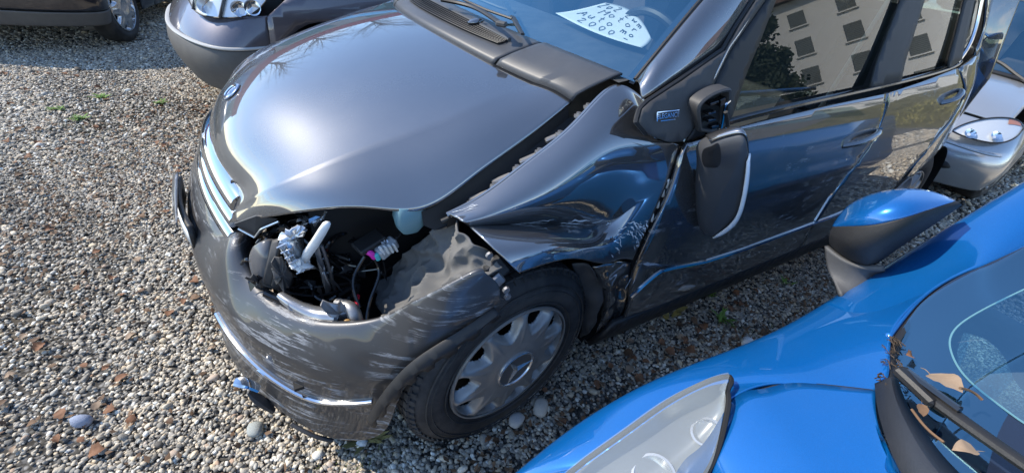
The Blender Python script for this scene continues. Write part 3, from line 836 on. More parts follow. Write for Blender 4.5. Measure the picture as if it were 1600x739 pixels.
bumper = MB().grid(BG).build('front_bumper', M['grey_bumper'], car, thick=.004, off=-1, sharp=40, label='scuffed grey front bumper torn loose at the wheel arch')
def bump_pt(s, t, off=0.0):
    """point on the bumper skin: s column 0..14, t row 0..6"""
    i = min(169, max(0, int(round(s / 14 * 169)))); j = min(59, max(0, int(round(t / 6 * 59))))
    n = BN[i, j] if BN[i, j] @ (BG[i, j] - np.array([.0, .2, .4])) > 0 else -BN[i, j]
    return BG[i, j] + n * off
# chrome strip in the lower bumper, snapped off at its front end
def row_at(i, zt):
    zc = BG[i, 15:, 2]; k = int(np.argmax(zc <= zt)); k = max(1, k); f = (zc[k - 1] - zt) / (zc[k - 1] - zc[k] + 1e-9); return BG[i, 14 + k] * (1 - f) + BG[i, 15 + k] * f
srow = [row_at(i, zt) for i, zt in zip(range(170), np.interp(np.arange(170), [0, 60, 75, 100, 118, 169], [.33, .33, .325, .30, .345, .36]))]
stp = [srow[i] + .006 * np.array([srow[i][0], srow[i][1] - .2, 0]) / np.linalg.norm([srow[i][0], srow[i][1] - .2]) for i in range(52, 118)]
MB().tube(curve(stp[::5], 60), .0070, 8, flat=.8).build('bumper_strip', M['chrome'], bumper, label='chrome strip along the lower bumper')
# broken fog lamp trim hanging in front of the corner
fm = MB(); fp = curve([(0.646,0.600,0.302), (0.623,0.610,0.295), (0.600,0.620,0.269)], 10)
fm.tube(fp, np.interp(np.linspace(0, 1, 10), [0, .3, 1], [.012, .017, .012]), 8, flat=.45); fm.build('broken_trim_piece', M['chrome'], bumper)
MB().tube(curve([(0.628,0.600,0.247), (0.605,0.610,0.199), (0.585,0.620,0.158)], 8), [.006, .013, .016, .017, .016, .014, .012, .008], 8, flat=.6).build('fog_lamp_cover', M['dark_plastic'], bumper)
MB().tube(curve([(0.549,0.700,0.188), (0.505,0.740,0.160), (0.464,0.760,0.133)], 8), .006, 8).build('lower_lip', M['dark_plastic'], bumper)
# black arch flange, notched, below the torn edge
fl_o = curve([(0.087,0.925,0.611), (0.156,0.917,0.549), (0.232,0.906,0.494), (0.288,0.894,0.442), (0.340,0.882,0.360), (0.372,0.867,0.290)], 60)
fl_i = curve([(0.100,0.912,0.633), (0.182,0.904,0.583), (0.258,0.890,0.532), (0.310,0.878,0.475), (0.355,0.868,0.401), (0.386,0.852,0.314)], 60)
saw = np.array([(.010 if (k // 4) % 2 else 0) for k in range(60)])[:, None] * (fl_o - fl_i) / np.linalg.norm(fl_o - fl_i, axis=1)[:, None]
MB().grid(np.stack([fl_i, (fl_i + fl_o) / 2 + (0, .006, 0), fl_o - saw])).build('arch_flange', M['black_plastic'], bumper, thick=.003)

# scrapes on the bumper corner
sc = MB(); r = np.random.default_rng(9)
def bsurf(i, j):
    i = min(168.9, max(0, i)); j = min(58.9, max(0, j)); a, b = int(i), int(j); u, v = i - a, j - b
    P_ = lambda A: A[a, b] * (1 - u) * (1 - v) + A[a + 1, b] * u * (1 - v) + A[a, b + 1] * (1 - u) * v + A[a + 1, b + 1] * u * v
    n = P_(BN); p = P_(BG); n = n if n @ (p - np.array([.1, .3, p[2]])) > 0 else -n
    return p + n * .0028
for k in range(190):
    if k < 110: i, j, L_, an, w = r.uniform(80, 130), r.normal(26, 9), r.uniform(2, 16), r.normal(.03, .12), r.uniform(.08, .7)
    elif k < 132: i, j, L_, an, w = r.normal(119, 4), r.normal(38, 4), r.uniform(2, 5), r.normal(.1, .3), r.uniform(.3, .9)
    elif k < 145: i, j, L_, an, w = r.normal(76, 5), r.normal(24, 7), r.uniform(1, 4), r.normal(1.3, .3), r.uniform(.15, .5)
    else: i, j, L_, an, w = r.uniform(130, 165), r.normal(25, 12), r.uniform(4, 16), r.normal(-.05, .12), r.uniform(.08, .45)
    scrape(sc, bsurf, (i, j), (i + L_ * math.cos(an), j + L_ * math.sin(an)), w, seed=300 + k)
sc.build('paint_scrapes', mat('scuffed_paint', (.46, .48, .51), .5), bumper, kind='stuff', label='grey white scuffs on the bumper corner')

# grille, number plate ------------------------------------------------------
gb = MB().grid(np.array([[(.555, y, .70 - .06 * (abs(y) / .38) ** 2), (.60 - .05 * (y / .38) ** 2, y, .59)] for y in np.linspace(-.38, .38, 15)]))
grille = gb.build('grille', M['void'], car)
def slat(z0, x0, rad, yend, name='grille_slat', mt='chrome', tilt=.5):
    ys = np.linspace(-yend, yend, 31); G_ = []
    for y in ys:
        k = (y / .38) ** 2; xx = x0 - .055 * k; zz = z0 - .035 * k
        a = np.linspace(0, 2 * np.pi, 12, endpoint=False)
        prof = np.stack([np.cos(a) * rad * .55 + 0 * a, np.sin(a) * rad], 1)
        ca, sa = math.cos(tilt), math.sin(tilt)
        G_.append(np.stack([xx + prof[:, 0] * ca - prof[:, 1] * sa, 0 * a + y, zz + prof[:, 0] * sa + prof[:, 1] * ca], 1))
    m_ = MB().grid(np.array(G_), closed_v=True)
    m_.f.append(tuple(range(12))); m_.f.append(tuple(range(30 * 12, 31 * 12))[::-1])
    return m_.build(name, M[mt], grille)
slat(.698, .590, .028, .355, tilt=.80); slat(.655, .612, .021, .365, tilt=.7); slat(.617, .630, .018, .375, tilt=.65)
MB().box((.618, 0, .65), (.012, .03, .13), rotm(0, -20, 0), .004).build('grille_bar', M['silver_plastic'], grille)
# thin plate on its holder, seen edge on
plt = MB(); ys = np.linspace(-.07, .24, 21)
pg = np.array([[(.696 - .035 * (y / .26) ** 2, y, .552), (.704 - .04 * (y / .26) ** 2, y, .475)] for y in ys])
holder = MB().grid(pg, flip=True).build('plate_holder', M['black_plastic'], bumper, thick=.014, off=1)
MB().grid(np.array([[(p[0][0] + .0165, p[0][1] * .96, p[0][2] - .012), (p[1][0] + .0165, p[1][1] * .96, p[1][2] + .008)] for p in pg])).build('number_plate', mat('plate_white', (.75, .75, .73), .4), bumper, thick=.002)
MB().grid(np.array([[(.700 - .0 * y, y, .568), (.716 - .0175 * (y / .26) ** 2, y, .556)] for y in ys])).build('plate_shelf', M['grey_bumper'], bumper, thick=.004)

# the open headlight bay --------------------------------------------------
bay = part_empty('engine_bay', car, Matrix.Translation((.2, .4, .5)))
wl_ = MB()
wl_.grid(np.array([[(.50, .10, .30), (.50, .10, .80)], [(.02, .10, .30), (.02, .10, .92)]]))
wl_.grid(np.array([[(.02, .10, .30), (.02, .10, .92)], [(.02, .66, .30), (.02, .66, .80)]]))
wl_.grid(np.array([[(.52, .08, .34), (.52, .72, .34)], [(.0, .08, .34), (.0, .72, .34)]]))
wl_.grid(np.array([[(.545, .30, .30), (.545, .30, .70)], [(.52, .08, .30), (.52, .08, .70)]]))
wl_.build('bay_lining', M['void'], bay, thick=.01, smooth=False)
def gq(L): return np.array(L, float)
# lamp carcass: smoked plastic shells
lamp_shell = mat('smoked_shell', (.10, .10, .105), .25, coat=.6)
S1 = [[(0.529,0.500,0.629), (0.498,0.510,0.648), (0.469,0.500,0.630)], [(0.545,0.500,0.594), (0.511,0.535,0.624), (0.483,0.525,0.604)], [(0.547,0.510,0.548), (0.519,0.540,0.567), (0.494,0.530,0.561)], [(0.541,0.510,0.508), (0.524,0.525,0.514), (0.507,0.520,0.515)]]
MB().grid(patch(S1, 16, 14)).build('lamp_shell', lamp_shell, bay, thick=.004)
S2 = [[(0.485,0.520,0.648), (0.469,0.530,0.658)], [(0.505,0.540,0.612), (0.486,0.550,0.618)], [(0.522,0.535,0.564), (0.503,0.545,0.566)], [(0.527,0.520,0.515), (0.513,0.530,0.515)]]
MB().grid(patch(S2, 16, 5)).build('lamp_rib', M['dark_plastic'], bay, thick=.012)
S3 = [[(0.489,0.530,0.606), (0.471,0.530,0.580), (0.464,0.500,0.494)], [(0.501,0.550,0.579), (0.483,0.550,0.559), (0.472,0.520,0.500)], [(0.514,0.550,0.540), (0.499,0.540,0.505), (0.488,0.520,0.470)]]
MB().grid(patch(S3, 10, 10)).build('lamp_back_cover', M['dark_plastic'], bay, thick=.006)
# chromed reflector bracket with ribs
S4 = [[(0.459,0.550,0.684), (0.428,0.530,0.685), (0.400,0.500,0.668)], [(0.475,0.575,0.678), (0.444,0.565,0.673), (0.420,0.520,0.642)], [(0.465,0.580,0.655), (0.439,0.570,0.642), (0.424,0.530,0.603)], [(0.454,0.580,0.613), (0.436,0.570,0.600), (0.424,0.540,0.569)]]
br = MB().grid(crumple(patch(S4, 22, 18), .008, 40, 2)).build('reflector_bracket', M['silver_plastic'], bay, thick=.003, sharp=20)
S5 = [[(0.478,0.575,0.666), (0.464,0.580,0.669)], [(0.471,0.585,0.638), (0.451,0.585,0.632)], [(0.464,0.585,0.609), (0.439,0.580,0.593)], [(0.454,0.580,0.589), (0.413,0.570,0.581)]]
MB().grid(crumple(patch(S5, 24, 12), .006, 60, 5)).build('reflector_flange', M['silver_plastic'], bay, thick=.003, sharp=20)
for t in range(6):
    u, v = 438 + 5.0 * t, 388 + 5.6 * t
    p = np.array((0.460,0.595,0.640)) + (np.array((0.450,0.595,0.592)) - np.array((0.477,0.595,0.676))) * (t / 5.0 - .5)
    MB().box(p, (.022, .004, .0035), rotm(0, 18, 0), .001).build('reflector_rib', M['silver_plastic'], bay)
MB().grid(np.array([[(0.442,0.575,0.617), (0.426,0.575,0.607)], [(0.433,0.590,0.649), (0.418,0.590,0.635)], [(0.414,0.610,0.688), (0.401,0.610,0.673)], [(0.395,0.630,0.731), (0.381,0.630,0.721)], [(0.386,0.635,0.746), (0.374,0.635,0.738)], [(0.379,0.635,0.749), (0.371,0.635,0.746)]])).build('white_lamp_arm', M['white_plastic'], bay, thick=.010)
MB().grid(patch([[(0.441,0.570,0.609), (0.421,0.570,0.607)], [(0.445,0.565,0.593), (0.420,0.565,0.587)], [(0.438,0.560,0.577), (0.409,0.555,0.568)]], 6, 6)).build('arm_foot', M['white_plastic'], bay, thick=.006)
# black ladder strut
sp_ = [(0.402,0.570,0.641), (0.395,0.565,0.584), (0.389,0.560,0.517), (0.383,0.550,0.466)]
sp2 = [(0.390,0.570,0.642), (0.383,0.565,0.584), (0.378,0.560,0.518), (0.373,0.550,0.467)]
MB().tube(curve(sp_, 14), .005, 6).build('lamp_strut', M['black_gloss'], bay); MB().tube(curve(sp2, 14), .005, 6).build('lamp_strut', M['steel'], bay)
for k in range(5):
    t = k / 4; MB().tube(np.array([curve(sp_, 9)[int(t * 8)], curve(sp2, 9)[int(t * 8)]]), .004, 6).build('strut_rung', M['black_gloss'], bay)
# dark housing plates deeper in
for poly, y in (
    (((0.379,0.460,0.525), (0.288,0.460,0.486), (0.249,0.460,0.373), (0.328,0.460,0.349), (0.365,0.460,0.427),), 0.46),
    (((0.338,0.400,0.550), (0.277,0.400,0.518), (0.246,0.400,0.461), (0.312,0.400,0.466), (0.352,0.400,0.508),), 0.40),
    (((0.469,0.470,0.471), (0.397,0.470,0.465), (0.382,0.470,0.378), (0.453,0.470,0.367),), 0.47),
    (((0.351,0.300,0.568), (0.241,0.300,0.549), (0.218,0.300,0.465), (0.323,0.300,0.492),), 0.30),
    (((0.212,0.300,0.538), (0.121,0.300,0.518), (0.056,0.300,0.424), (0.189,0.300,0.432),), 0.30),
):
    MB().prism(poly, (0, -.02, 0)).build('bay_plate', M['black_gloss'], bay, smooth=False)
# ring duct, horn and pipes
dc = np.array((0.332,0.500,0.578)); a = np.linspace(0, 2 * np.pi, 40)
MB().tube(dc + np.stack([.045 * np.cos(a), .02 * np.cos(a), .036 * np.sin(a)], 1), .007, 8, caps=False).build('air_duct_ring', M['black_gloss'], bay)
MB().tube(curve([(0.500,0.580,0.527), (0.474,0.620,0.519), (0.435,0.660,0.510), (0.392,0.700,0.521)], 24), np.interp(np.linspace(0, 1, 24), [0, .4, .8, 1], [.012, .016, .024, .020]), 12).build('horn_trumpet', mat('horn_silver', (.35, .35, .36), .22, .7), bay)
MB().tube(curve([(0.385,0.660,0.528), (0.363,0.700,0.539), (0.359,0.720,0.517)], 14), np.linspace(.014, .018, 14), 12).build('horn_bell', M['steel'], bay)
MB().tube(curve([(0.530,0.560,0.529), (0.488,0.600,0.519), (0.440,0.630,0.510)], 14), .010, 10).build('bay_hose', M['black_gloss'], bay)
MB().lathe([(.002, .004), (.006, .006), (.009, .002), (.009, -.006)], 16, 'y').build('orange_grommet', mat('grommet', (.35, .20, .06), .5), bay, world=Matrix.Translation((0.379,0.730,0.525)))
# split grey connector, pink and turquoise clips, cables
cb = MB(); cp = np.array((0.248,0.620,0.631))
cb.box(cp, (.055, .030, .030), rotm(0, 20, 20), .004).build('plug_connector', mat('connector_grey', (.36, .38, .40), .5), bay)
for k in range(4): MB().box(cp + np.array((-.016 + .011 * k, .017, .008)), (.004, .010, .026), rotm(0, 20, 20)).build('connector_rib', M['white_plastic'], bay)
MB().box((0.284,0.600,0.645), (.075, .05, .016), rotm(0, 14, 15), .004).build('fuse_cover', M['black_plastic'], bay)
MB().tube(curve([(0.298,0.620,0.634), (0.289,0.630,0.632), (0.282,0.630,0.618)], 8), .0075, 8).build('pink_clip', mat('clip_pink', (.65, .03, .38), .4), bay)
MB().box((0.276,0.635,0.622), (.012, .012, .022), rotm(0, 15, 0), .003).build('turquoise_clip', mat('clip_turquoise', (.10, .45, .50), .4), bay)
MB().tube(curve([(0.336,0.660,0.535), (0.350,0.700,0.542), (0.351,0.720,0.532), (0.346,0.730,0.515)], 16), .0048, 7).build('red_cable', mat('cable_red', (.35, .01, .03), .4), bay)
for pts in ([(0.303,0.620,0.621), (0.330,0.630,0.586), (0.345,0.660,0.564), (0.343,0.700,0.535)], [(0.280,0.620,0.606), (0.277,0.640,0.566), (0.310,0.680,0.537), (0.335,0.720,0.507)],
            [(0.376,0.450,0.594), (0.335,0.480,0.582), (0.294,0.520,0.592), (0.280,0.560,0.602)], [(0.370,0.500,0.570), (0.333,0.520,0.530), (0.290,0.550,0.533), (0.276,0.600,0.588)],
            [(0.566,0.470,0.564), (0.554,0.490,0.588), (0.540,0.500,0.587)], [(0.221,0.620,0.654), (0.208,0.640,0.687), (0.189,0.660,0.711), (0.161,0.680,0.730)], [(0.303,0.500,0.593), (0.286,0.450,0.603), (0.284,0.400,0.603)],
            [(0.379,0.600,0.499), (0.406,0.600,0.491), (0.426,0.580,0.499), (0.426,0.550,0.504)]):
    MB().tube(curve(pts, 24), .0045, 7).build('cable', M['black_gloss'], bay)
# splinters of clear lamp plastic
for (p, s, r) in (((0.497,0.600,0.490), .03, 20), ((0.488,0.620,0.490), .025, 60), ((0.476,0.620,0.502), .03, 110), ((0.375,0.500,0.680), .03, 40), ((0.408,0.470,0.659), .02, 15), ((0.511,0.480,0.635), .02, 75), ((0.432,0.550,0.524), .025, 130)):
    MB().prism(np.array([(0, 0, 0), (s, 0, s * .25), (s * .7, 0, s * .55), (s * .15, 0, s * .3)]) @ rotm(10, r, 5).T + np.array(p), (0, .003, 0)).build('plastic_splinter', M['silver_plastic'], bay, smooth=False)
# bent bright pieces of the lamp mount
for mk, poly in (
    ('silver_plastic', [(0.477,0.570,0.684), (0.457,0.570,0.702), (0.423,0.570,0.715), (0.414,0.570,0.693), (0.435,0.570,0.667), (0.463,0.570,0.669)]),
    ('silver_plastic', [(0.480,0.585,0.679), (0.464,0.585,0.675), (0.445,0.585,0.613), (0.458,0.585,0.611), (0.468,0.585,0.637)]),
    ('white_plastic', [(0.443,0.590,0.633), (0.434,0.590,0.613), (0.413,0.590,0.598), (0.441,0.590,0.591), (0.471,0.590,0.615)]),
    ('steel', [(0.409,0.575,0.647), (0.396,0.575,0.649), (0.384,0.575,0.488), (0.399,0.575,0.487)]),
    ('dark_plastic', [(0.501,0.575,0.628), (0.477,0.575,0.638), (0.464,0.575,0.562), (0.490,0.575,0.534), (0.507,0.575,0.571)]),
    ('silver_plastic', [(0.491,0.620,0.534), (0.481,0.620,0.526), (0.474,0.620,0.497), (0.483,0.620,0.494)]),
    ('steel', [(0.426,0.700,0.571), (0.400,0.700,0.571), (0.378,0.700,0.558), (0.358,0.700,0.533), (0.368,0.700,0.489), (0.393,0.700,0.504), (0.414,0.700,0.537)]),
    ('silver_plastic', [(0.400,0.500,0.670), (0.372,0.500,0.679), (0.361,0.500,0.695), (0.356,0.500,0.690), (0.370,0.500,0.667), (0.393,0.500,0.657)]),
    ('steel', [(0.419,0.500,0.678), (0.403,0.500,0.686), (0.401,0.500,0.680), (0.416,0.500,0.672)]),
    ('silver_plastic', [(0.263,0.620,0.655), (0.244,0.620,0.656), (0.227,0.620,0.628), (0.236,0.620,0.606), (0.256,0.620,0.615)]),
):
    pr_ = lin(np.r_[poly, poly[:1]], 26)[:-1]; c_ = pr_.mean(0); rr_ = np.random.default_rng(len(poly)); jag = pr_ + (pr_ - c_) * rr_.uniform(-.12, .08, (25, 1)) + np.array([0, .006, 0]) * rr_.normal(size=(25, 1))
    MB().grid(np.stack([jag + (0, -.004, 0), jag, c_ + (jag - c_) * .8 + (0, .004, 0), c_ + (jag - c_) * .35 + np.array([0, .007, 0]) + rr_.normal(size=(25, 3)) * .0015, c_ + (jag - c_) * .02 + (0, .004, 0)]), closed_v=True).build('bent_bracket', M[mk], bay, sharp=25)
# more wreckage: torn plates, brackets, loom
r = np.random.default_rng(12)
bay_a = [(0.545,0.520,0.539), (0.495,0.520,0.499), (0.435,0.520,0.489), (0.351,0.500,0.478), (0.310,0.540,0.473), (0.337,0.420,0.596), (0.270,0.420,0.569), (0.202,0.440,0.577), (0.460,0.580,0.494), (0.405,0.600,0.479), (0.346,0.620,0.486), (0.445,0.450,0.651), (0.506,0.460,0.634), (0.265,0.580,0.536), (0.406,0.500,0.563), (0.324,0.520,0.542)]
for k in range(44):
    p = np.array(bay_a[k % len(bay_a)]) + r.normal(size=3) * .015; n_v = r.integers(4, 7); an = np.sort(r.uniform(0, 6.28, n_v)); rad = r.uniform(.012, .042, n_v)
    poly = np.stack([rad * np.cos(an), 0 * an, rad * np.sin(an) * .6], 1) @ rotm(r.uniform(-50, 50), r.uniform(-90, 90), r.uniform(-40, 40)).T + p
    MB().prism(poly, r.normal(size=3) * .002 + np.array([0, .004, 0])).build('torn_plate', [M['black_gloss'], M['black_plastic'], M['dark_plastic'], M['steel'], M['black_gloss'], M['silver_plastic']][k % 6 if k % 12 != 5 else 0], bay, smooth=False)
for k in range(16):
    a_, b_ = (np.array(bay_a[i]) for i in r.choice(len(bay_a), 2, replace=False)); m_ = (a_ + b_) / 2 + r.normal(size=3) * .03
    MB().tube(curve([a_, m_, b_], 20), r.uniform(.0025, .006), 6).build('cable', [M['black_gloss'], M['black_plastic']][k % 2], bay)
# washer bottle under the hood edge
wbt = MB(); wc = np.array((0.201,0.660,0.754)); G_ = []
for t, r in ((0, .001), (0, .016), (.25, .026), (.6, .030), (.9, .028), (1, .024), (1, .001)):
    a = np.linspace(0, 2 * np.pi, 20, endpoint=False); sq = np.sign(np.cos(a)) * abs(np.cos(a)) ** .6, np.sign(np.sin(a)) * abs(np.sin(a)) ** .6
    G_.append(wc + np.stack([r * 1.25 * sq[0], r * .9 * sq[1], 0 * a + .075 * t - .055], 1))
wbt.grid(np.array(G_), closed_v=True).build('washer_bottle', mat('washer_blue', (.13, .24, .28), .35), bay, sharp=50)
# black rim below the hood corner (lamp mount)
MB().prism([(0.558,0.450,0.668), (0.509,0.490,0.704), (0.467,0.500,0.693), (0.514,0.470,0.640), (0.524,0.465,0.632)], (0, -.012, -.004)).build('lamp_mount', M['dark_plastic'], bay, smooth=False)
MB().tube(lin([(0.552,0.460,0.660), (0.523,0.480,0.640), (0.506,0.490,0.667), (0.466,0.510,0.692)], 20), .003, 6).build('lamp_mount_edge', M['silver_plastic'], bay)

# grey felt arch liner, crumpled -------------------------------------------
felt = plastic('arch_felt', (.12, .118, .115), .9, 350, .5, .4, (.17, .165, .155))
LN = [
 [(0.264,0.540,0.420), (0.221,0.560,0.507), (0.172,0.620,0.614), (0.142,0.710,0.743)],
 [(0.275,0.620,0.439), (0.208,0.660,0.537), (0.152,0.700,0.635), (0.123,0.760,0.760)],
 [(0.298,0.740,0.510), (0.221,0.760,0.573), (0.149,0.790,0.654), (0.101,0.820,0.745)],
 [(0.308,0.795,0.526), (0.225,0.835,0.608), (0.145,0.865,0.666), (0.067,0.875,0.708)],
]
LG = patch(LN, 60, 60)
LGN = vnormals(LG)
for i in range(60):
    for j in range(60):
        p = Vector(LG[i, j])
        f_ = 1 - abs(noise.noise(p * 11 + Vector((3, 0, 0)))) * 2.0
        f2 = 1 - abs(noise.noise(p * 24 + Vector((9, 2, 0)))) * 2.0
        LG[i, j] += LGN[i, j] * (.026 * f_ + .012 * f2 - .018)
MB().grid(LG).build('arch_liner', felt, car, thick=.004, sharp=30, label='crumpled grey felt wheel arch liner')
# torn metal bracket and clip at the tip of the bumper
MB().box((0.078,0.880,0.678), (.03, .012, .03), rotm(20, 30, 10), .004).build('bumper_bracket', M['steel'], car)
MB().box((0.072,0.860,0.694), (.05, .02, .05), rotm(30, 30, 10), .006).build('bumper_bracket', M['black_plastic'], car)
for p in ((0.090,0.850,0.732), (0.071,0.905,0.670), (0.061,0.900,0.642)):
    MB().lathe([(.001, .006), (.008, .006), (.009, 0)], 8).build('clip_bolt', M['steel'], car, world=Matrix.Translation(p))
# inner wheel housing
a = np.linspace(1.25, math.pi + .35, 30)
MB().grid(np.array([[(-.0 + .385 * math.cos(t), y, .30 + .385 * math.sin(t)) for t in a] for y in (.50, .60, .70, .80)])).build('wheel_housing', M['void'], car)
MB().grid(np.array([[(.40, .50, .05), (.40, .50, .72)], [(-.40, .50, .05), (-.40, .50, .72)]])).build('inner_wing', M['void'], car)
MB().grid(np.array([[(-2.9, .55, .05), (-2.9, .55, .72)], [(-2.2, .55, .05), (-2.2, .55, .72)]])).build('inner_wing', M['void'], car)
a2 = np.linspace(-.2, math.pi + .2, 24)
MB().grid(np.array([[(-2.568 + .36 * math.cos(t), y, .30 + .36 * math.sin(t)) for t in a2] for y in (.55, .70, .85)])).build('wheel_housing', M['void'], car)

# wheels ------------------------------------------------------------------
cover_mat = plastic('wheel_cover_silver', (.34, .335, .325), .42, 400, .08, .6, (.20, .18, .155)); nodes(cover_mat)[2].inputs['Metallic'].default_value = .55
def make_wheel(parent, world, R=.311, rim=.197, w=.09, cover=None, spokes=10, detail=True, nm='wheel', cov_mat=None):
    """wheel axis along y, outer face at +y"""
    cov_mat = cov_mat or cover_mat
    wh = part_empty(nm, parent, world)
    prof = [(rim - .008, w - .022), (rim + .004, w - .012), (rim + .012, w - .006), (rim + .030, w + .001), (rim + .055, w + .003), (R - .040, w - .002), (R - .022, w - .012), (R - .008, w - .022), (R - .002, w - .036), (R, w - .06), (R + .001, 0), (R, -w + .06), (R - .002, -w + .036), (R - .010, -w + .02), (R - .05, -w), (rim, -w + .01)]
    ty = MB().lathe(prof, 96)
    ty.build('tyre', M['rubber'], wh, world=world, sharp=0)
    if detail:
        tr = MB()
        for yy_ in (-.052, -.026, 0, .026, .052):
            n_b = 64
            for k in range(n_b):
                a_ = 2 * math.pi * (k + (.5 if int(round(yy_ / .026)) % 2 else 0)) / n_b
                c_, s2 = math.cos(a_), math.sin(a_)
                hb = [(sx * .0125, sy * .0095) for sx, sy in ((-1, -1), (1, -1), (1, 1), (-1, 1))]
                v_ = []
                for rr, sc in ((R - .002, 1.0), (R + .005, .9)):
                    for t_, h_ in hb:
                        t2 = t_ * sc + h_ * .25; yv = yy_ + h_ * sc
                        v_.append((rr * c_ - t2 * s2, yv, rr * s2 + t2 * c_))
                tr.add(v_, [(4, 5, 6, 7), (0, 1, 5, 4), (1, 2, 6, 5), (2, 3, 7, 6), (3, 0, 4, 7)])
        for k in range(72):                                       # shoulder blocks
            a0 = 2 * math.pi * k / 72; v_ = []
            for (rr, yv) in ((R - .004, w - .032), (R - .012, w - .0185)):
                for da in (-.030, .030): v_.append((rr * math.cos(a0 + da), yv, rr * math.sin(a0 + da)))
            for (rr, yv) in ((R + .004, w - .031), (R - .010, w - .013)):
                for da in (-.024, .024): v_.append((rr * math.cos(a0 + da), yv, rr * math.sin(a0 + da)))
            tr.add(v_, [(4, 5, 7, 6), (0, 1, 5, 4), (2, 6, 7, 3), (0, 4, 6, 2), (1, 3, 7, 5)])
        tr.build('tread_blocks', M['rubber'], wh, world=world, kind='stuff', smooth=False)
        rg = MB()
        for rr in (R - .036, R - .052, rim + .022): rg.lathe([(rr - .0018, w + .0005), (rr, w + .0045), (rr + .0018, w + .0005)], 96)
        rg.build('sidewall_ring', M['rubber'], wh, world=world)
    # dark steel rim behind
    MB().lathe([(rim - .002, w - .016), (rim - .02, w - .05), (.08, w - .055), (.001, w - .045)], 64).build('steel_rim', M['void'], wh, world=world)
    # wheel cover: dished disc with petal openings
    ra = rim + .004; N_ = 360; nr = 46
    an = np.linspace(0, 2 * np.pi, N_, endpoint=False); rr = np.linspace(.002, ra, nr)
    v_ = np.zeros((nr, N_, 3)); hole = np.zeros((nr, N_), bool)
    for i, r in enumerate(rr):
        t = r / ra
        y = w + .010 - .016 * max(0, (t - .55) / .45) ** 2 + .006 * math.exp(-((t - .33) / .10) ** 2)
        ph = ((an * spokes / (2 * np.pi)) % 1.0) - .5
        arc = ph * 2 * math.pi / spokes * r
        cr = .785 * ra; hw_ = .150 * ra * (1 + .55 * (r - cr) / (.15 * ra))
        d = (np.abs(arc / hw_) ** 3 + abs((r - cr) / (.155 * ra)) ** 3) ** (1 / 3.)
        rimmed = t > .955
        sink = np.clip((1.30 - d) / .45, 0, 1); sink = sink * sink * (3 - 2 * sink)
        yv = y - (.024 * sink if not rimmed else 0)
        ridge = .004 * np.exp(-((np.abs(ph) - .5) / .07) ** 2) * max(0, min(1, (t - .45) / .3)) * (0 if rimmed else 1)
        v_[i, :, 0] = r * np.cos(an); v_[i, :, 2] = r * np.sin(an); v_[i, :, 1] = yv + ridge
        hole[i] = (d < .86) & (not rimmed) & (t < .925)
    f_ = []
    for i in range(nr - 1):
        for j in range(N_):
            j2 = (j + 1) % N_
            if hole[i, j] and hole[i + 1, j] and hole[i, j2] and hole[i + 1, j2]: continue
            f_.append((i * N_ + j, i * N_ + j2, (i + 1) * N_ + j2, (i + 1) * N_ + j))
    cv = MB().add(v_, f_).build('wheel_cover', cov_mat, wh, thick=.0035, off=-1, sharp=45, world=world)
    MB().lathe([(ra - .001, w - .012), (ra + .003, w - .004), (ra + .001, w + .001), (ra - .004, w + .001)], 96).build('cover_rim', cov_mat, wh, world=world)
    return wh
steer = Matrix.Translation((-.011, .776, .308)) @ Matrix.Rotation(.124, 4, 'Z') @ Matrix.Rotation(.22, 4, 'Y')
fw = make_wheel(car, steer, w=.086)
fw['label'] = 'front wheel with dirty silver wheel cover, tyre rubbing the torn bumper'
ew = steer @ Matrix.Translation((0, .086 + .0165, 0)) @ Matrix.Rotation(-math.pi / 2, 4, 'X') @ Matrix.Rotation(R_(-40), 4, 'Z')
mb = MB().lathe([(.001, .001), (.058, .001), (.060, -.004)], 48, 'z').build('cover_cap', mat('cap_grey', (.16, .155, .15), .4, .5), fw, world=ew)
mb = MB(); mb.add(*star_mesh(.057, .009, .0105)); mb.lathe([(.0555, .001), (.057, .005), (.0605, .006), (.0635, .004), (.0645, -.003)], 48, 'z'); mb.build('star_emblem', M['silver_plastic'], fw, world=ew, sharp=20)
make_wheel(car, Matrix.Translation((-2.568, .755, .308)), w=.086, detail=False)
for x in (0, -2.568): make_wheel(car, Matrix.Translation((x, -.776, .308)) @ Matrix.Rotation(math.pi, 4, 'Z'), w=.086, detail=False)

# dangling mirror and its torn base ---------------------------------------
mbase = MB(); ring = curve([(-0.479,0.855,0.958), (-0.446,0.855,1.004), (-0.440,0.855,1.035), (-0.483,0.855,1.058), (-0.530,0.855,1.064), (-0.551,0.855,1.044), (-0.580,0.855,0.976), (-0.558,0.855,0.952), (-0.518,0.855,0.951)], 40)
cen = ring.mean(0)
mbase.grid(np.stack([ring + (0, -.03, 0), ring, cen + (ring - cen) * .93 + (0, .004, 0), cen + (ring - cen) * .84 + (0, .002, 0), cen + (ring - cen) * .80 + (0, -.022, 0)]), closed_v=True)
mb_o = mbase.build('mirror_base', M['dark_plastic'], door, label='torn off black mirror base')
MB().prism(cen + (ring[::2] - cen) * .82 + (0, -.020, 0), (0, -.004, 0)).build('base_well', M['void'], mb_o, smooth=False)
for (u0, sz, r) in (((-0.495,0.848,1.029), (.03, .02, .008), 10), ((-0.500,0.848,1.005), (.028, .02, .007), 5), ((-0.511,0.848,0.986), (.030, .02, .007), 5), ((-0.538,0.848,0.967), (.034, .02, .009), 8), ((-0.534,0.843,1.028), (.02, .02, .02), 20)):
    MB().box(u0, sz, rotm(0, r, 0), .002).build('mirror_joint', M['black_gloss'], mb_o)
MB().tube(curve([(-0.538,0.865,1.035), (-0.521,0.870,1.029), (-0.533,0.865,1.009), (-0.558,0.860,0.963), (-0.547,0.860,0.960)], 20), .0032, 6).build('joint_spring', M['chrome'], mb_o)
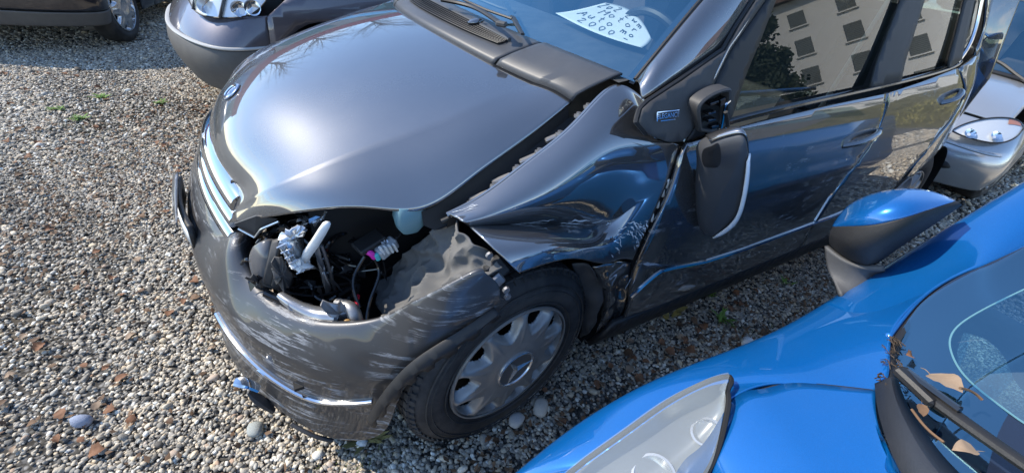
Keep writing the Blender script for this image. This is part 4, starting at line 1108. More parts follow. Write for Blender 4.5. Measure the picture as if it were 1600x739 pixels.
MB().tube(curve([(-0.499,0.890,1.020), (-0.521,0.895,0.988), (-0.521,0.900,0.962)], 10), .005, 7).build('mirror_cable', M['black_plastic'], door)
mo = np.array([(-0.444,0.895,0.942), (-0.446,0.919,0.975), (-0.455,0.948,0.999), (-0.463,0.965,1.007), (-0.482,0.973,0.988), (-0.524,0.975,0.932), (-0.571,0.972,0.861), (-0.622,0.963,0.774), (-0.651,0.948,0.703), (-0.651,0.923,0.650), (-0.628,0.904,0.641), (-0.594,0.893,0.672), (-0.545,0.889,0.751), (-0.508,0.889,0.819), (-0.484,0.892,0.865), (-0.460,0.892,0.908)])
mo = nat_spline(np.r_[mo[-2:], mo, mo[:3]], np.linspace(2, 2 + len(mo), 97))[:-1]
mc = mo.mean(0)
def mlayer(k, dy): return mc + (mo - mc) * k + np.array([.57, .82, 0]) * dy
hs = MB().grid(np.stack([mlayer(.98, -.022), mlayer(1.0, -.008), mlayer(.985, .010), mlayer(.94, .022), mlayer(.86, .030), mlayer(.7, .036), mlayer(.4, .041), mlayer(.01, .043)]), closed_v=True)
mh = hs.build('mirror_housing', M['trim_plastic'], door, sharp=0, label='grey mirror housing hanging upside down from its cable')
sel = np.arange(4, 58)
MB().grid(np.stack([mlayer(1.0, -.024)[sel], mlayer(1.02, -.012)[sel], mlayer(1.02, .004)[sel], mlayer(.995, .015)[sel]])).build('mirror_cap', M['grey_side'], mh, thick=.003)
sel2 = np.arange(27, 58)
wv = np.sin(np.linspace(0.25, math.pi, len(sel2)))[:, None] ** .5
ind = [mlayer(.985, .022)[sel2], mlayer(.84, .042)[sel2] * wv + mlayer(.98, .023)[sel2] * (1 - wv), mlayer(.66, .052)[sel2] * wv + mlayer(.975, .024)[sel2] * (1 - wv)]
MB().grid(np.stack(ind)).build('indicator_strip', mat('indicator_clear', (.85, .87, .90), .2, 0, 1), mh, thick=.004, label='clear indicator strip')
rc = np.array([(-0.395,0.937,0.955), (-0.392,0.955,0.975), (-0.397,0.968,0.983), (-0.426,0.971,0.934), (-0.424,0.957,0.917), (-0.414,0.940,0.918)])
rcs = nat_spline(np.r_[rc[-2:], rc, rc[:3]], np.linspace(2, 8, 37))[:-1]; rcc = rcs.mean(0)
MB().grid(np.stack([rcs, rcc + (rcs - rcc) * .9 + (0, .003, 0), rcc + (rcs - rcc) * .5 + (0, .0035, 0), rcc + (rcs - rcc) * .02 + (0, .0035, 0)]), closed_v=True).build('housing_pad', M['black_plastic'], mh)
gl = np.array([(-0.634,0.858,0.615), (-0.573,0.857,0.726), (-0.527,0.858,0.814), (-0.519,0.869,0.852), (-0.551,0.872,0.802), (-0.600,0.868,0.705), (-0.648,0.872,0.631), (-0.667,0.879,0.616)])
MB().prism(gl, (0, .014, 0)).build('mirror_bezel', M['dark_plastic'], mh, smooth=False)
# interior -------------------------------------------------------------------
seat_fab = plastic('seat_fabric', (.035, .036, .04), .9, 250, .4, .1)
dash = MB().grid(np.array([[(-.30, y, 1.045), (-.45, y, 1.068), (-.62, y, 1.06), (-.78, y, 1.00), (-.82, y, .85), (-.75, y, .55)] for y in np.linspace(-.72, .72, 13)])).build('dashboard', plastic('dash_plastic', (.03, .031, .033), .75), car)
def seat(y, x):
    s = MB()
    s.box((x, y, .62), (.50, .50, .14), rotm(0, -6, 0), .05).build('seat_cushion', seat_fab, car)
    s = MB().box((x - .30, y, .93), (.13, .48, .62), rotm(0, -14, 0), .05).build('seat_back', seat_fab, car)
    MB().box((x - .43, y, 1.34), (.09, .26, .18), rotm(0, -10, 0), .04).build('headrest', seat_fab, car)
for y in (-.37, .37):
    seat(y, -1.15); seat(y, -2.05)
a = np.linspace(0, 2 * np.pi, 48)
MB().tube(np.array([-.80, .37, .98]) + np.stack([.08 * np.sin(a) - .0, .185 * np.cos(a), .165 * np.sin(a)], 1), .014, 8, caps=False).build('steering_wheel', M['black_plastic'], car)
MB().box((-.80, .37, .97), (.05, .14, .11), rotm(0, 25, 0), .02).build('steering_hub', M['black_plastic'], car)
MB().grid(np.array([[(-1.50, .70, 1.42), (-1.53, .70, 1.42)], [(-1.42, .68, .75), (-1.46, .68, .75)]])).build('seat_belt', mat('belt', (.30, .30, .27), .8), car, thick=.003)
MB().grid(np.array([[(x, y, .45) for y in (-.7, .7)] for x in (-.5, -2.6)])).build('cabin_floor', M['void'], car)
MB().grid(np.array([[(-3.02, y, .35), (-3.06, y, .95), (-2.75, y * .9, 1.5)] for y in np.linspace(-.74, .74, 9)]), flip=True).build('tailgate', M['grey_side'], car, thick=.02)

# handwritten note on the dashboard: a thing of its own
pc = [[(-0.520,0.559,1.083), (-0.495,0.476,1.084), (-0.490,0.338,1.086), (-0.526,0.120,1.090)], [(-0.544,0.554,1.092), (-0.578,0.434,1.102), (-0.626,0.264,1.106), (-0.615,0.126,1.104)], [(-0.582,0.529,1.100), (-0.692,0.368,1.118), (-0.805,0.169,1.124), (-0.800,0.058,1.122)]]
PGd = patch(pc, 16, 24)
note = thing('paper_note', 'white handwritten cardboard note lying behind the windshield of the grey hatchback', 'note', (-.58, .37, 1.08))
MB().grid(PGd).build('paper_sheet', M['paper'], note, thick=.001)
strokes = {'M': [[(0, 0), (0, 1), (.4, .4), (.8, 1), (.8, 0)]], 'o': [[(.3, 0), (0, .25), (.1, .6), (.5, .6), (.6, .2), (.3, 0)]], 't': [[(.25, 1), (.25, .1), (.5, 0)], [(0, .65), (.5, .65)]], 'r': [[(0, .6), (0, 0)], [(0, .4), (.25, .6), (.45, .55)]], 'A': [[(0, 0), (.4, 1), (.8, 0)], [(.15, .4), (.65, .4)]], 'u': [[(0, .6), (.05, .1), (.35, 0), (.55, .2), (.55, .6)], [(.55, .3), (.6, 0)]],
           'Z': [[(0, 1), (.7, 1), (0, 0), (.7, 0)]], '2': [[(0, .8), (.3, 1), (.6, .75), (0, 0), (.65, 0)]], '0': [[(.3, 0), (0, .4), (.1, .9), (.4, 1), (.6, .6), (.5, .1), (.3, 0)]], 'm': [[(0, .6), (0, 0)], [(0, .45), (.25, .6), (.35, 0)], [(.35, .45), (.6, .6), (.7, 0)]], 'w': [[(0, .6), (.15, 0), (.35, .5), (.55, 0), (.7, .6)]], '-': [[(0, .4), (.6, .35)]]}
def on_note(a, b):
    """a along the lines (0..1), b from far edge to near edge"""
    i = min(15, max(0, b * 15)); j = min(23, max(0, (1 - a) * 23))
    i0, j0 = int(min(14, i)), int(min(22, j)); fi, fj = i - i0, j - j0
    p = PGd[i0, j0] * (1 - fi) * (1 - fj) + PGd[i0 + 1, j0] * fi * (1 - fj) + PGd[i0, j0 + 1] * (1 - fi) * fj + PGd[i0 + 1, j0 + 1] * fi * fj
    return p + np.array([0, 0, .0022])
wr = MB()
for txt, b0, a0, h, wd in (('Zo2 2wm', .76, .06, .17, .11), ('Motor', .54, .22, .17, .12), ('Auto mo', .30, .10, .18, .11), ('2000 -', .08, .20, .16, .11)):
    x0 = a0
    for chh in txt:
        if chh == ' ': x0 += wd * .7; continue
        for stv in strokes[chh]:
            wr.tube(lin([on_note(min(.98, x0 + wd * .8 * sx), b0 + h * sy) for sx, sy in stv], 8), .0012, 4)
        x0 += wd
wr.build('handwriting', M['ink'], note, kind='stuff')

# ------------------------------------------------------------------ the bright blue car in the foreground
blue = thing('blue_car', 'bright metallic blue car cut off by the right edge, leaves lying on its cowl', 'car', (-.6, 2.1, 0))
M['blue'] = car_paint('blue_paint', (.001, .115, .38), .45, .30, .03, (.25, .3, .35), flake=.25)
YB = 2.12
def mirror_y(G_): G_ = np.array(G_, float).copy(); G_[..., 1] = 2 * YB - G_[..., 1]; return G_
sil = [(0.246,1.192,0.424), (0.175,1.199,0.493), (0.074,1.203,0.562), (-0.050,1.219,0.631), (-0.178,1.247,0.677), (-0.306,1.279,0.723), (-0.442,1.297,0.769), (-0.535,1.315,0.838)]
sil = np.array(sil)
front_ext = np.array([[.46, 1.33, .36], [.36, 1.25, .42]])
sil = np.r_[front_ext, sil]
midr = np.array([[.52, 1.48, .40], [.40, 1.40, .47], (0.132,1.286,0.568), (0.075,1.295,0.608), (-0.008,1.287,0.648), (-0.093,1.284,0.683), (-0.170,1.313,0.729), (-0.266,1.335,0.763), (-0.388,1.344,0.801), (-0.494,1.359,0.852)])
inner = np.array([[.56, 1.66, .42], [.47, 1.56, .50], (0.082,1.369,0.596), (0.032,1.372,0.637), (-0.030,1.351,0.683), (-0.109,1.338,0.723), (-0.189,1.374,0.763), (-0.243,1.454,0.817), (-0.346,1.416,0.847), (-0.477,1.402,0.886)])
fb = sil + np.array([0, -.012, -.10]); fb2 = sil + np.array([0, .0, -.34])
bg = np.array([fb2, fb, sil, midr, inner])
BF = patch(bg, 40, 90)

MB().grid(mirror_y(BF)).build('left_fender', M['blue'], blue, thick=.008, off=-1, sharp=0)
# headlamp let into the fender
lampc = [[(0.160,1.275,0.576), (0.103,1.274,0.596), (0.032,1.279,0.633), (-0.043,1.283,0.668), (-0.099,1.297,0.706), (-0.131,1.313,0.719)],
         [(0.140,1.328,0.596), (0.093,1.333,0.622), (0.027,1.332,0.656), (-0.046,1.328,0.688), (-0.097,1.324,0.714), (-0.125,1.323,0.723)],
         [(0.099,1.395,0.608), (0.058,1.398,0.633), (0.002,1.392,0.665), (-0.043,1.376,0.694), (-0.081,1.354,0.715), (-0.111,1.335,0.726)]]
lampc = np.array(lampc); LL = patch(lampc, 24, 40); LNn = vnormals(LL)
if LNn[12, 20, 2] < 0: LNn = -LNn
lens_out = LL + LNn * .012 + np.array([0, 0, .004])
dish = np.sin(np.linspace(0, math.pi, 24))[:, None, None] * np.sin(np.linspace(0, math.pi, 40))[None, :, None]
lo_ = np.r_[LL[0], LL[:, -1], LL[-1, ::-1], LL[::-1, 0]][:, :2]
def in_lamp(q):
    c = False; j = len(lo_) - 1
    for i in range(len(lo_)):
        if (lo_[i, 1] > q[1]) != (lo_[j, 1] > q[1]) and q[0] < (lo_[j, 0] - lo_[i, 0]) * (q[1] - lo_[i, 1]) / (lo_[j, 1] - lo_[i, 1]) + lo_[i, 0]: c = not c
        j = i
    return c
BF2 = patch(bg, 110, 240); nb_ = BF2.shape[1]
f_ = [(i * nb_ + j + 1, (i + 1) * nb_ + j + 1, (i + 1) * nb_ + j, i * nb_ + j) for i in range(109) for j in range(nb_ - 1) if i < 40 or not in_lamp(BF2[i:i + 2, j:j + 2].mean((0, 1)))]
MB().add(BF2, f_).build('right_fender', M['blue'], blue, thick=.006, off=-1, sharp=0)
hlb = MB().grid(LL - LNn * (.055 * dish ** .6 - .006)).build('headlamp', mat('lamp_bowl', (.30, .32, .33), .3, .35), blue, sharp=0)
for t_, r_ in ((13, .032), (25, .022)):
    MB().lathe([(r_ + .004, .002), (r_, .002), (r_ * .7, -.008), (.001, -.016)], 28, 'z').build('lamp_reflector', M['silver_plastic'], hlb, world=Matrix.Translation(Vector(LL[13, t_] - LNn[13, t_] * .040)) @ Vector(LNn[13, t_]).to_track_quat('Z', 'Y').to_matrix().to_4x4())
hazy = mat('hazy_lens', (.30, .33, .34), .15, coat=1.0); nodes(hazy)[2].inputs['Alpha'].default_value = .32
MB().grid(lens_out + LNn * .012).build('headlamp_lens', hazy, hlb, sharp=0)
eg = np.r_[lens_out[0, :], lens_out[:, -1], lens_out[-1, ::-1]]
MB().tube(eg + (0, 0, .006), .0045, 6).build('lamp_seal', M['void'], hlb)
# bonnet
seam = curve([(.50, 1.60, .46), (.40, 1.56, .545), (0.045,1.383,0.608), (-0.032,1.363,0.681), (-0.111,1.342,0.723), (-0.152,1.356,0.744), (-0.188,1.375,0.762), (-0.215,1.415,0.790), (-0.235,1.455,0.817)], 60)
rear = curve([(-0.235,1.455,0.817), (-0.185,1.481,0.824), (-0.141,1.507,0.831), (-0.108,1.535,0.838), (-.105, 1.66, .858), (-.085, 1.85, .868), (-.08, 2.12, .872)], 40)
mid_ = np.stack([np.linspace(.56, -.08, 60), np.full(60, YB), .872 - .30 * np.linspace(1, 0, 60) ** 1.35], 1)
A_ = np.r_[seam, rear, mid_]; Bq = lambda p: np.stack([np.ones(len(p)), p[:, 0], p[:, 1] - YB, p[:, 0] ** 2, (p[:, 1] - YB) ** 2, p[:, 0] * (p[:, 1] - YB)], 1)
co, *_r = np.linalg.lstsq(Bq(A_), A_[:, 2], rcond=None)
rows_b = []
for k in range(40):
    s_ = k / 39.0; e_ = seam * (1 - s_) + mid_ * s_
    tt = np.linspace(0, 1, 60)[:, None] ** 3
    e_[:, :2] += (rear[k, :2] - e_[-1, :2]) * tt
    z_ = Bq(e_) @ co
    z_ += (seam[:, 2] - Bq(seam) @ co) * (1 - s_) ** 3 + ((rear[k, 2] - (Bq(rear[k:k + 1]) @ co)[0]) * tt[:, 0]) * (1 - (1 - s_) ** 3)
    e_[:, 2] = z_; rows_b.append(e_)
BO = np.array(rows_b); BO = np.concatenate([BO, mirror_y(BO[:-1])[::-1]], 0)
bonnet = MB().grid(BO, flip=True).build('bonnet', M['blue'], blue, thick=.008, off=-1, sharp=0)
MB().tube(curve([(-0.112,1.340,0.719), (-0.157,1.354,0.740), (-0.192,1.374,0.760), (-0.216,1.414,0.790), (-0.240,1.455,0.815)], 30) + (0, 0, .005), .0026, 5).build('bonnet_gap', M['void'], blue)
# front end below the bonnet edge
fr = [[(.46, 1.33, .36), (.52, 1.48, .40), (.565, 1.70, .44), (.58, 2.12, .46)], [(.56, 1.32, .30), (.68, 1.48, .33), (.74, 1.70, .36), (.76, 2.12, .38)], [(.54, 1.34, .18), (.66, 1.48, .18), (.72, 1.70, .18), (.74, 2.12, .18)]]
fr = np.array(fr); frf = np.concatenate([fr, mirror_y(fr[:, :-1])[:, ::-1]], 1)
MB().grid(patch(frf, 14, 40), flip=True).build('front_bumper', M['blue'], blue, thick=.01)
# flank and wheels
fl = [[(x, 1.255 + (.03 if x < -.3 else 0), z) for z in (.62, .45, .30, .20)] for x in (-.35, -.8, -1.6, -2.6)]
MB().grid(np.array([[(x, 1.325, .80), (x, 1.285, .68), (x, 1.270, .50), (x, 1.280, .32), (x, 1.30, .18)] for x in (-.46, -.8, -1.6, -2.4, -3.0)])).build('side_doors', M['blue'], blue, thick=.008)
MB().grid(mirror_y([[(x, 1.325, .80), (x, 1.285, .68), (x, 1.270, .50), (x, 1.280, .32), (x, 1.30, .18)] for x in (-.46, -.8, -1.6, -2.4, -3.0)])).build('side_doors', M['blue'], blue, thick=.008)
for x in (.02, -2.45):
    make_wheel(blue, Matrix.Translation((x, 1.36, .30)) @ Matrix.Rotation(math.pi, 4, 'Z'), R=.30, w=.085, detail=False)
    make_wheel(blue, Matrix.Translation((x, 2 * YB - 1.36, .30)), R=.30, w=.085, detail=False)
# windshield with dark border
n_w = np.array([.45, -.35, .82]); n_w /= np.linalg.norm(n_w)
gA = np.array([(-0.340,1.420,0.844), (-0.400,1.409,0.872), (-0.452,1.407,0.900), (-0.520,1.423,0.944), (-0.582,1.441,0.985)])
gtop = gA[-1] + np.array([-.36, .06, .19])
low_e = np.array([(-0.340,1.420,0.844), (-0.278,1.447,0.821), (-0.233,1.492,0.816), (-0.200,1.533,0.815), (-0.182,1.562,0.818)])
W = []
for t in np.linspace(0, 1, 30):
    # bottom edge runs across the car, arching forward
    b_ = curve(np.r_[low_e, [(-.12, 1.80, .835), (-.09, 2.12, .84)]], 30)[int(round(t * 29))]
    s_ = curve(np.r_[gA[::1], [gtop]], 30)
    W.append(b_)
W = np.array(W)
rows_w = []
for k in np.linspace(0, 1, 24):
    e_ = curve(np.r_[gA, [gtop]], 24)[int(round(k * 23))]
    q_ = W - W[0]
    rr_ = e_ + q_ * np.array([1 - .35 * k, 1.0 - .02 * k, 1 - .2 * k])
    rr_[:, 2] += .06 * k * (q_[:, 1] / .7)
    rows_w.append(rr_)
WB = np.array(rows_w); WB = np.concatenate([WB, mirror_y(WB[:, :-1])[:, ::-1]], 1)
wsb = MB().grid(WB, flip=True).build('windshield', M['windshield'], blue, sharp=0)
bw = MB(); nn_ = vnormals(WB); nn_ = nn_ * np.sign(nn_[:, :, 2:3])
inb = WB - nn_ * .004
nc = WB.shape[1]
f_ = []
def frit(i, j):
    d_side = j / 29.0 * .72; d_low = i / 23.0
    return
core = [[(-0.502,1.481,0.954), (-0.457,1.468,0.923), (-0.413,1.460,0.896), (-0.382,1.464,0.881), (-0.357,1.478,0.873), (-0.326,1.508,0.869), (-0.304,1.548,0.873), (-0.291,1.576,0.878), (-0.283,1.603,0.885)]]
outb = [[(-0.591,1.441,0.985), (-0.528,1.421,0.943), (-0.460,1.406,0.899), (-0.356,1.417,0.846), (-0.283,1.447,0.819), (-0.236,1.494,0.813), (-0.202,1.537,0.813), (-0.182,1.570,0.816), (-0.168,1.603,0.823)]]
ca, oa = curve(core[0], 40), curve(outb[0], 40)
fritm = mat('frit_navy', (.012, .018, .035), .12, coat=.8)
MB().grid(np.stack([oa, (oa + ca) / 2, ca])).build('glass_border', fritm, wsb, sharp=0)
MB().tube(ca + n_w * .001, .0014, 6).build('border_edge', mat('edge_tint', (.10, .22, .26), .4), wsb)
cg = mat('condensation', (.16, .33, .40), .5); _N, _L, _b = nodes(cg); v_ = coords(_N, _L)
dr = noise_n(_N, _L, v_, 420, 2, .6); ar = noise_n(_N, _L, v_, 9, 3, .5)
_L.new(math_n(_N, _L, 'MULTIPLY', ramp_n(_N, _L, dr, [(.45, (.06,) * 3), (.66, (.38,) * 3)]), ramp_n(_N, _L, ar, [(.42, (.15,) * 3), (.62, (1,) * 3)])), _b.inputs['Alpha'])
mist_a = curve([(-0.366,1.479,0.879), (-0.337,1.496,0.871), (-0.317,1.524,0.872), (-0.297,1.561,0.877), (-0.283,1.597,0.884)], 20); mist_b = curve([(-0.396,1.470,0.892), (-0.395,1.492,0.901), (-0.373,1.521,0.901), (-0.340,1.547,0.894), (-0.319,1.581,0.898)], 20)
MB().grid(np.stack([mist_a, mist_a * .66 + mist_b * .34, mist_a * .33 + mist_b * .67, mist_b])).build('condensation', cg, wsb, sharp=0)
MB().grid(np.array([[(x, y, z) for y in np.linspace(1.42, 2.82, 8)] for x, z in ((-.25, .76), (-.5, .80), (-.75, .80), (-.95, .70))])).build('dashboard', plastic('blue_car_dash', (.10, .105, .11), .8), blue)
# pillar, roof
pil_o = np.array([(-0.442,1.297,0.769), (-0.535,1.315,0.838), (-0.643,1.342,0.936), (-0.797,1.367,1.024)]); pil_m = np.array([(-0.393,1.354,0.809), (-0.476,1.370,0.863), (-0.585,1.391,0.936), (-0.687,1.405,1.005)]); pil_i = np.array([(-0.338,1.417,0.846), (-0.474,1.403,0.886), (-0.540,1.420,0.932), (-0.631,1.440,0.971)])
ext = np.array([-.36, .06, .19])
pil = np.array([np.r_[a_, [a_[-1] + ext]] for a_ in (pil_o + (0, .02, -.07), pil_o, pil_m, pil_i)])
PB = patch(pil, 20, 50)
MB().grid(PB, flip=True).build('windshield_pillar', M['blue'], blue, thick=.006, off=-1, sharp=0)
MB().grid(mirror_y(PB)).build('windshield_pillar', M['blue'], blue, thick=.006, off=-1, sharp=0)
MB().tube(PB[-1] + (0, .006, .0), .006, 6).build('pillar_seal', M['black_plastic'], blue)
MB().tube(PB[1][12:] + (0, -.004, -.004), .009, 8).build('door_seal', M['black_gloss'], blue)
tp = PB[2][-1]
MB().grid(patch([[(tp[0] - 1.3 * u, YB + (tp[1] - YB) * s, tp[2] + .10 - .02 * u - .07 * s * s) for s in (-1, -.5, 0, .5, 1)] for u in (0, .5, 1)], 10, 16), flip=True).build('roof', M['blue'], blue, thick=.02)
MB().grid(np.array([[(-2.6, YB + s, .85), (-2.3, YB + s * .9, 1.18)] for s in (-.8, 0, .8)])).build('rear_screen', M['glass'], blue)
for sy in (1, -1):
    MB().grid(np.array([[(x0, YB - sy * (YB - y0), z0) for (x0, y0, z0) in r_] for r_ in ([(-.60, 1.33, .87), (-.98, 1.42, 1.16)], [(-1.5, 1.33, .88), (-1.6, 1.44, 1.19)], [(-2.3, 1.36, .88), (-2.1, 1.46, 1.17)])])).build('side_window', M['glass'], blue)
# dark cowl and wiper
cwl_o = np.array([(-0.243,1.448,0.825), (-0.187,1.473,0.830), (-0.136,1.502,0.836), (-0.098,1.532,0.841), (-0.072,1.563,0.847)]); cwl_i = np.array([(-0.265,1.457,0.838), (-0.225,1.482,0.841), (-0.191,1.511,0.846), (-0.160,1.543,0.852), (-0.142,1.577,0.856)])
cm_ = plastic('cowl_rubber', (.022, .025, .032), .42, 500, .12, .04)
MB().grid(np.stack([curve(cwl_o, 30), curve((cwl_o + cwl_i) / 2, 30) + (0, 0, .010), curve(cwl_i, 30)])).build('cowl_strip', cm_, blue, thick=.008)
MB().grid(np.stack([curve([(-0.258,1.450,0.824), (-0.305,1.429,0.832), (-0.361,1.417,0.847), (-0.426,1.409,0.867), (-0.486,1.407,0.884)], 24), curve([(-0.274,1.461,0.826), (-0.309,1.442,0.836), (-0.353,1.430,0.849), (-0.411,1.421,0.869), (-0.472,1.414,0.886)], 24)])).build('cowl_corner', M['black_plastic'], blue, thick=.006)
wpp = curve([(-0.258,1.461,0.854), (-0.243,1.494,0.861), (-0.229,1.531,0.868), (-0.217,1.570,0.875), (-0.206,1.604,0.882)], 40)
wpb = MB().tube(wpp, np.interp(np.linspace(0, 1, 40), [0, .02, .2, 1], [.006, .011, .011, .009]), 10, flat=.8).build('wiper_blade', M['black_plastic'], blue)
MB().tube(wpp[:20] + (0, -.004, .011), .005, 6).build('wiper_spine', M['black_gloss'], wpb)
MB().box((-0.243,1.479,0.863), (.024, .060, .014), rotm(0, 0, -20), .004).build('wiper_cap', M['black_plastic'], wpb)

# door mirror of the blue car
cap_t = np.array([(-0.520,1.205,0.892), (-0.525,1.207,0.933), (-0.530,1.222,0.968), (-0.540,1.243,0.991), (-0.555,1.268,1.006), (-0.575,1.294,1.011), (-0.600,1.326,1.006)])
cap_m = np.array([(-0.500,1.211,0.899), (-0.475,1.236,0.941), (-0.468,1.257,0.972), (-0.475,1.275,0.993), (-0.495,1.293,1.004), (-0.535,1.309,1.008), (-0.590,1.328,1.008)])
cap_b = np.array([(-0.495,1.214,0.900), (-0.465,1.249,0.931), (-0.455,1.275,0.953), (-0.460,1.295,0.973), (-0.480,1.310,0.990), (-0.525,1.320,1.001), (-0.585,1.329,1.008)])
sh_m = np.array([(-0.500,1.217,0.879), (-0.465,1.252,0.896), (-0.455,1.281,0.910), (-0.460,1.301,0.935), (-0.480,1.314,0.961), (-0.525,1.323,0.982), (-0.590,1.334,1.008)])
sh_b = np.array([(-0.520,1.221,0.853), (-0.500,1.246,0.856), (-0.490,1.281,0.862), (-0.500,1.304,0.868), (-0.530,1.312,0.898), (-0.565,1.324,0.948), (-0.600,1.337,1.004)])
back = np.array([(-0.600,1.199,0.833), (-0.600,1.224,0.836), (-0.600,1.253,0.857), (-0.600,1.273,0.884), (-0.610,1.291,0.910), (-0.620,1.311,0.947), (-0.620,1.332,0.996)])
MBk = patch(np.array([cap_t, cap_m, cap_b]), 16, 40)
mirr = MB().grid(patch(np.array([cap_b, sh_m, sh_b]), 20, 40)).build('door_mirror', plastic('mirror_black', (.012, .012, .013), .6, 700, .3, .03), blue, thick=.004, label='black and blue door mirror of the blue car')
MB().grid(MBk).build('mirror_cap', M['blue'], mirr, thick=.003, sharp=0)
MB().grid(np.stack([curve(sh_b, 40), curve(back, 40), curve(cap_t, 40) + (-.02, 0, -.005)])).build('mirror_opening', M['void'], mirr)
ft_a = np.array([(-0.500,1.222,0.856), (-0.490,1.258,0.855), (-0.490,1.293,0.860), (-0.500,1.323,0.875)]); ft_b = np.array([(-0.492,1.255,0.815), (-0.491,1.282,0.826), (-0.507,1.303,0.838), (-0.552,1.317,0.844)]); ft_c = np.array([(-0.457,1.304,0.798), (-0.483,1.309,0.803), (-0.507,1.315,0.821), (-0.557,1.320,0.838)])
MB().grid(patch(np.array([ft_a, ft_b, ft_c]), 14, 20)).build('mirror_foot', plastic('foot_grey', (.06, .06, .062), .6, 500, .3, .15), mirr, thick=.01)

# ------------------------------------------------------------------ neighbouring cars
def outline_strip(Gr, i0, i1, n): return Gr[i0:i1]
def parked_car(name, label, T, paint, low, xs=1.0, zs=1.0, rub='strip', tail=False, cov=None, length=3.9):
    """small car in local coordinates: x forward from the front axle, y left"""
    c = bpy.data.objects.new(name, None); COL.objects.link(c); c.empty_display_size = .1; place(c, None, T)
    c['label'] = label; c['category'] = 'car'
    def half(rows):
        r = np.array(rows, float) * (xs, 1, zs); m_ = r[:, 1:].copy(); m_[..., 1] *= -1
        return np.concatenate([m_[:, ::-1], r], 1)
    hd = half([[(0, 0, .875), (-.03, .38, .87), (-.15, .68, .845)], [(.28, 0, .845), (.26, .40, .835), (.17, .74, .775)], [(.52, 0, .79), (.50, .42, .775), (.38, .77, .715)], [(.72, 0, .70), (.68, .42, .685), (.53, .785, .655)]])
    bp_ = half([[(.735, 0, .685), (.695, .43, .67), (.535, .795, .645), (.33, .855, .655)], [(.84, 0, .575), (.80, .46, .565), (.60, .845, .545), (.34, .885, .555)], [(.915, 0, .45), (.87, .47, .445), (.655, .875, .435), (.345, .895, .44)], [(.905, 0, .33), (.86, .47, .325), (.64, .875, .32), (.345, .89, .32)], [(.84, 0, .205), (.80, .46, .205), (.59, .85, .205), (.34, .86, .21)]])
    HGp = patch(hd, 26, 50); BGp = patch(bp_, 44, 70)
    w = lambda q: MB().grid(q)
    h_ = w(HGp).build('tailgate' if tail else 'bonnet', paint, c, thick=.01, world=T, sharp=0)
    if low is None:
        b_ = w(BGp).build('bumper', paint, c, thick=.01, world=T, sharp=0)
    else:
        k = low[0]
        b_ = w(BGp[:k + 1]).build('bumper', paint, c, thick=.01, world=T, sharp=0)
        w(BGp[k + 1:]).build('lower_bumper', low[1], b_, thick=.01, world=T, sharp=0)
    # fenders, doors
    for sg in (1, -1):
        def fn(x, z): return (x * xs, sg * (float(np.interp(z, [.2, .35, .5, .7, .85, .95], [.855, .885, .892, .875, .82, .76])) - .03 * max(0, -x - 2.2)), z * zs)
        out = [(.335, .655), (.345, .5), (.345, .33)] + [(.335 * math.cos(a), .30 + .335 * math.sin(a)) for a in np.linspace(.2, math.pi - .2, 14)] + [(-.42, .2), (-.75, .2), (-.75, .84), (-.30, .855), (-.15, .845), (.17, .775)]
        panel(out, fn, .06, 'fender', paint, c, .008, -1, world=T)
        out = [(-.758, .2), (-2.1, .2), (-2.2, .45), (-2.3, .6), (-2.55, .68), (-2.85, .6), (-3.0, .35), (-length + .8, .3), (-length + .78, .85), (-2.6, .93), (-.758, .86)]
        panel(out, fn, .08, 'side_doors', paint, c, .008, -1, world=T)
        P_ = np.array([[(-.62 * xs, sg * .76, .90 * zs), (-1.02 * xs, sg * .62, 1.32 * zs)], [(-1.7 * xs, sg * .78, .93 * zs), (-1.75 * xs, sg * .63, 1.38 * zs)], [(-2.7 * xs, sg * .76, .95 * zs), (-2.45 * xs, sg * .62, 1.34 * zs)]])
        MB().grid(P_).build('side_window', M['glass'], c, world=T)
        MB().tube(curve([(-.17 * xs, sg * .70, .855 * zs), (-.55 * xs, sg * .68, 1.10 * zs), (-1.0 * xs, sg * .62, 1.345 * zs), (-1.75 * xs, sg * .62, 1.40 * zs), (-2.5 * xs, sg * .60, 1.35 * zs), (-2.9 * xs, sg * .70, .95 * zs)], 40), .028, 8).build('roof_rail', paint, c, world=T)
        make_wheel(c, T @ Matrix.Translation((0, sg * .77, .30)) @ (Matrix.Identity(4) if sg > 0 else Matrix.Rotation(math.pi, 4, 'Z')), R=.30, w=.09, detail=False, cov_mat=cov, spokes=7)
        make_wheel(c, T @ Matrix.Translation((-2.5 * xs, sg * .77, .30)) @ (Matrix.Identity(4) if sg > 0 else Matrix.Rotation(math.pi, 4, 'Z')), R=.30, w=.09, detail=False, cov_mat=cov, spokes=7)
    wsg = [[(-.05 * xs - .13 * xs * s * s - .85 * t * xs, s * (.70 - .09 * t), (.875 + .47 * t + .03 * math.sin(3.14 * t) - .03 * s * s) * zs) for s in np.linspace(-1, 1, 15)] for t in np.linspace(0, 1, 7)]
    ws_ = MB().grid(np.array(wsg), flip=True).build('windshield', M['windshield'], c, world=T, sharp=0)
    MB().grid(np.array([[(-.92 * xs - .10 * s * s - u * 1.6 * xs, s * .61, (1.355 + .05 * math.sin(3.14 * u) - .045 * s * s) * zs) for s in np.linspace(-1, 1, 11)] for u in np.linspace(0, 1, 8)])).build('roof', paint, c, thick=.02, world=T)
    MB().grid(np.array([[(-2.55 * xs, s * .6, 1.34 * zs), (-(length - .8) * xs, s * .72, .9 * zs), (-(length - .77) * xs, s * .8, .3)] for s in (-1, 0, 1)])).build('tailgate' if not tail else 'bonnet', paint, c, thick=.02, world=T)
    MB().grid(np.array([[(x * xs, y, z * zs) for y in (-.66, 0, .66)] for x, z in ((-.2, .84), (-.5, .86), (-.72, .80), (-.76, .5))])).build('dashboard', M['black_plastic'], c, world=T)
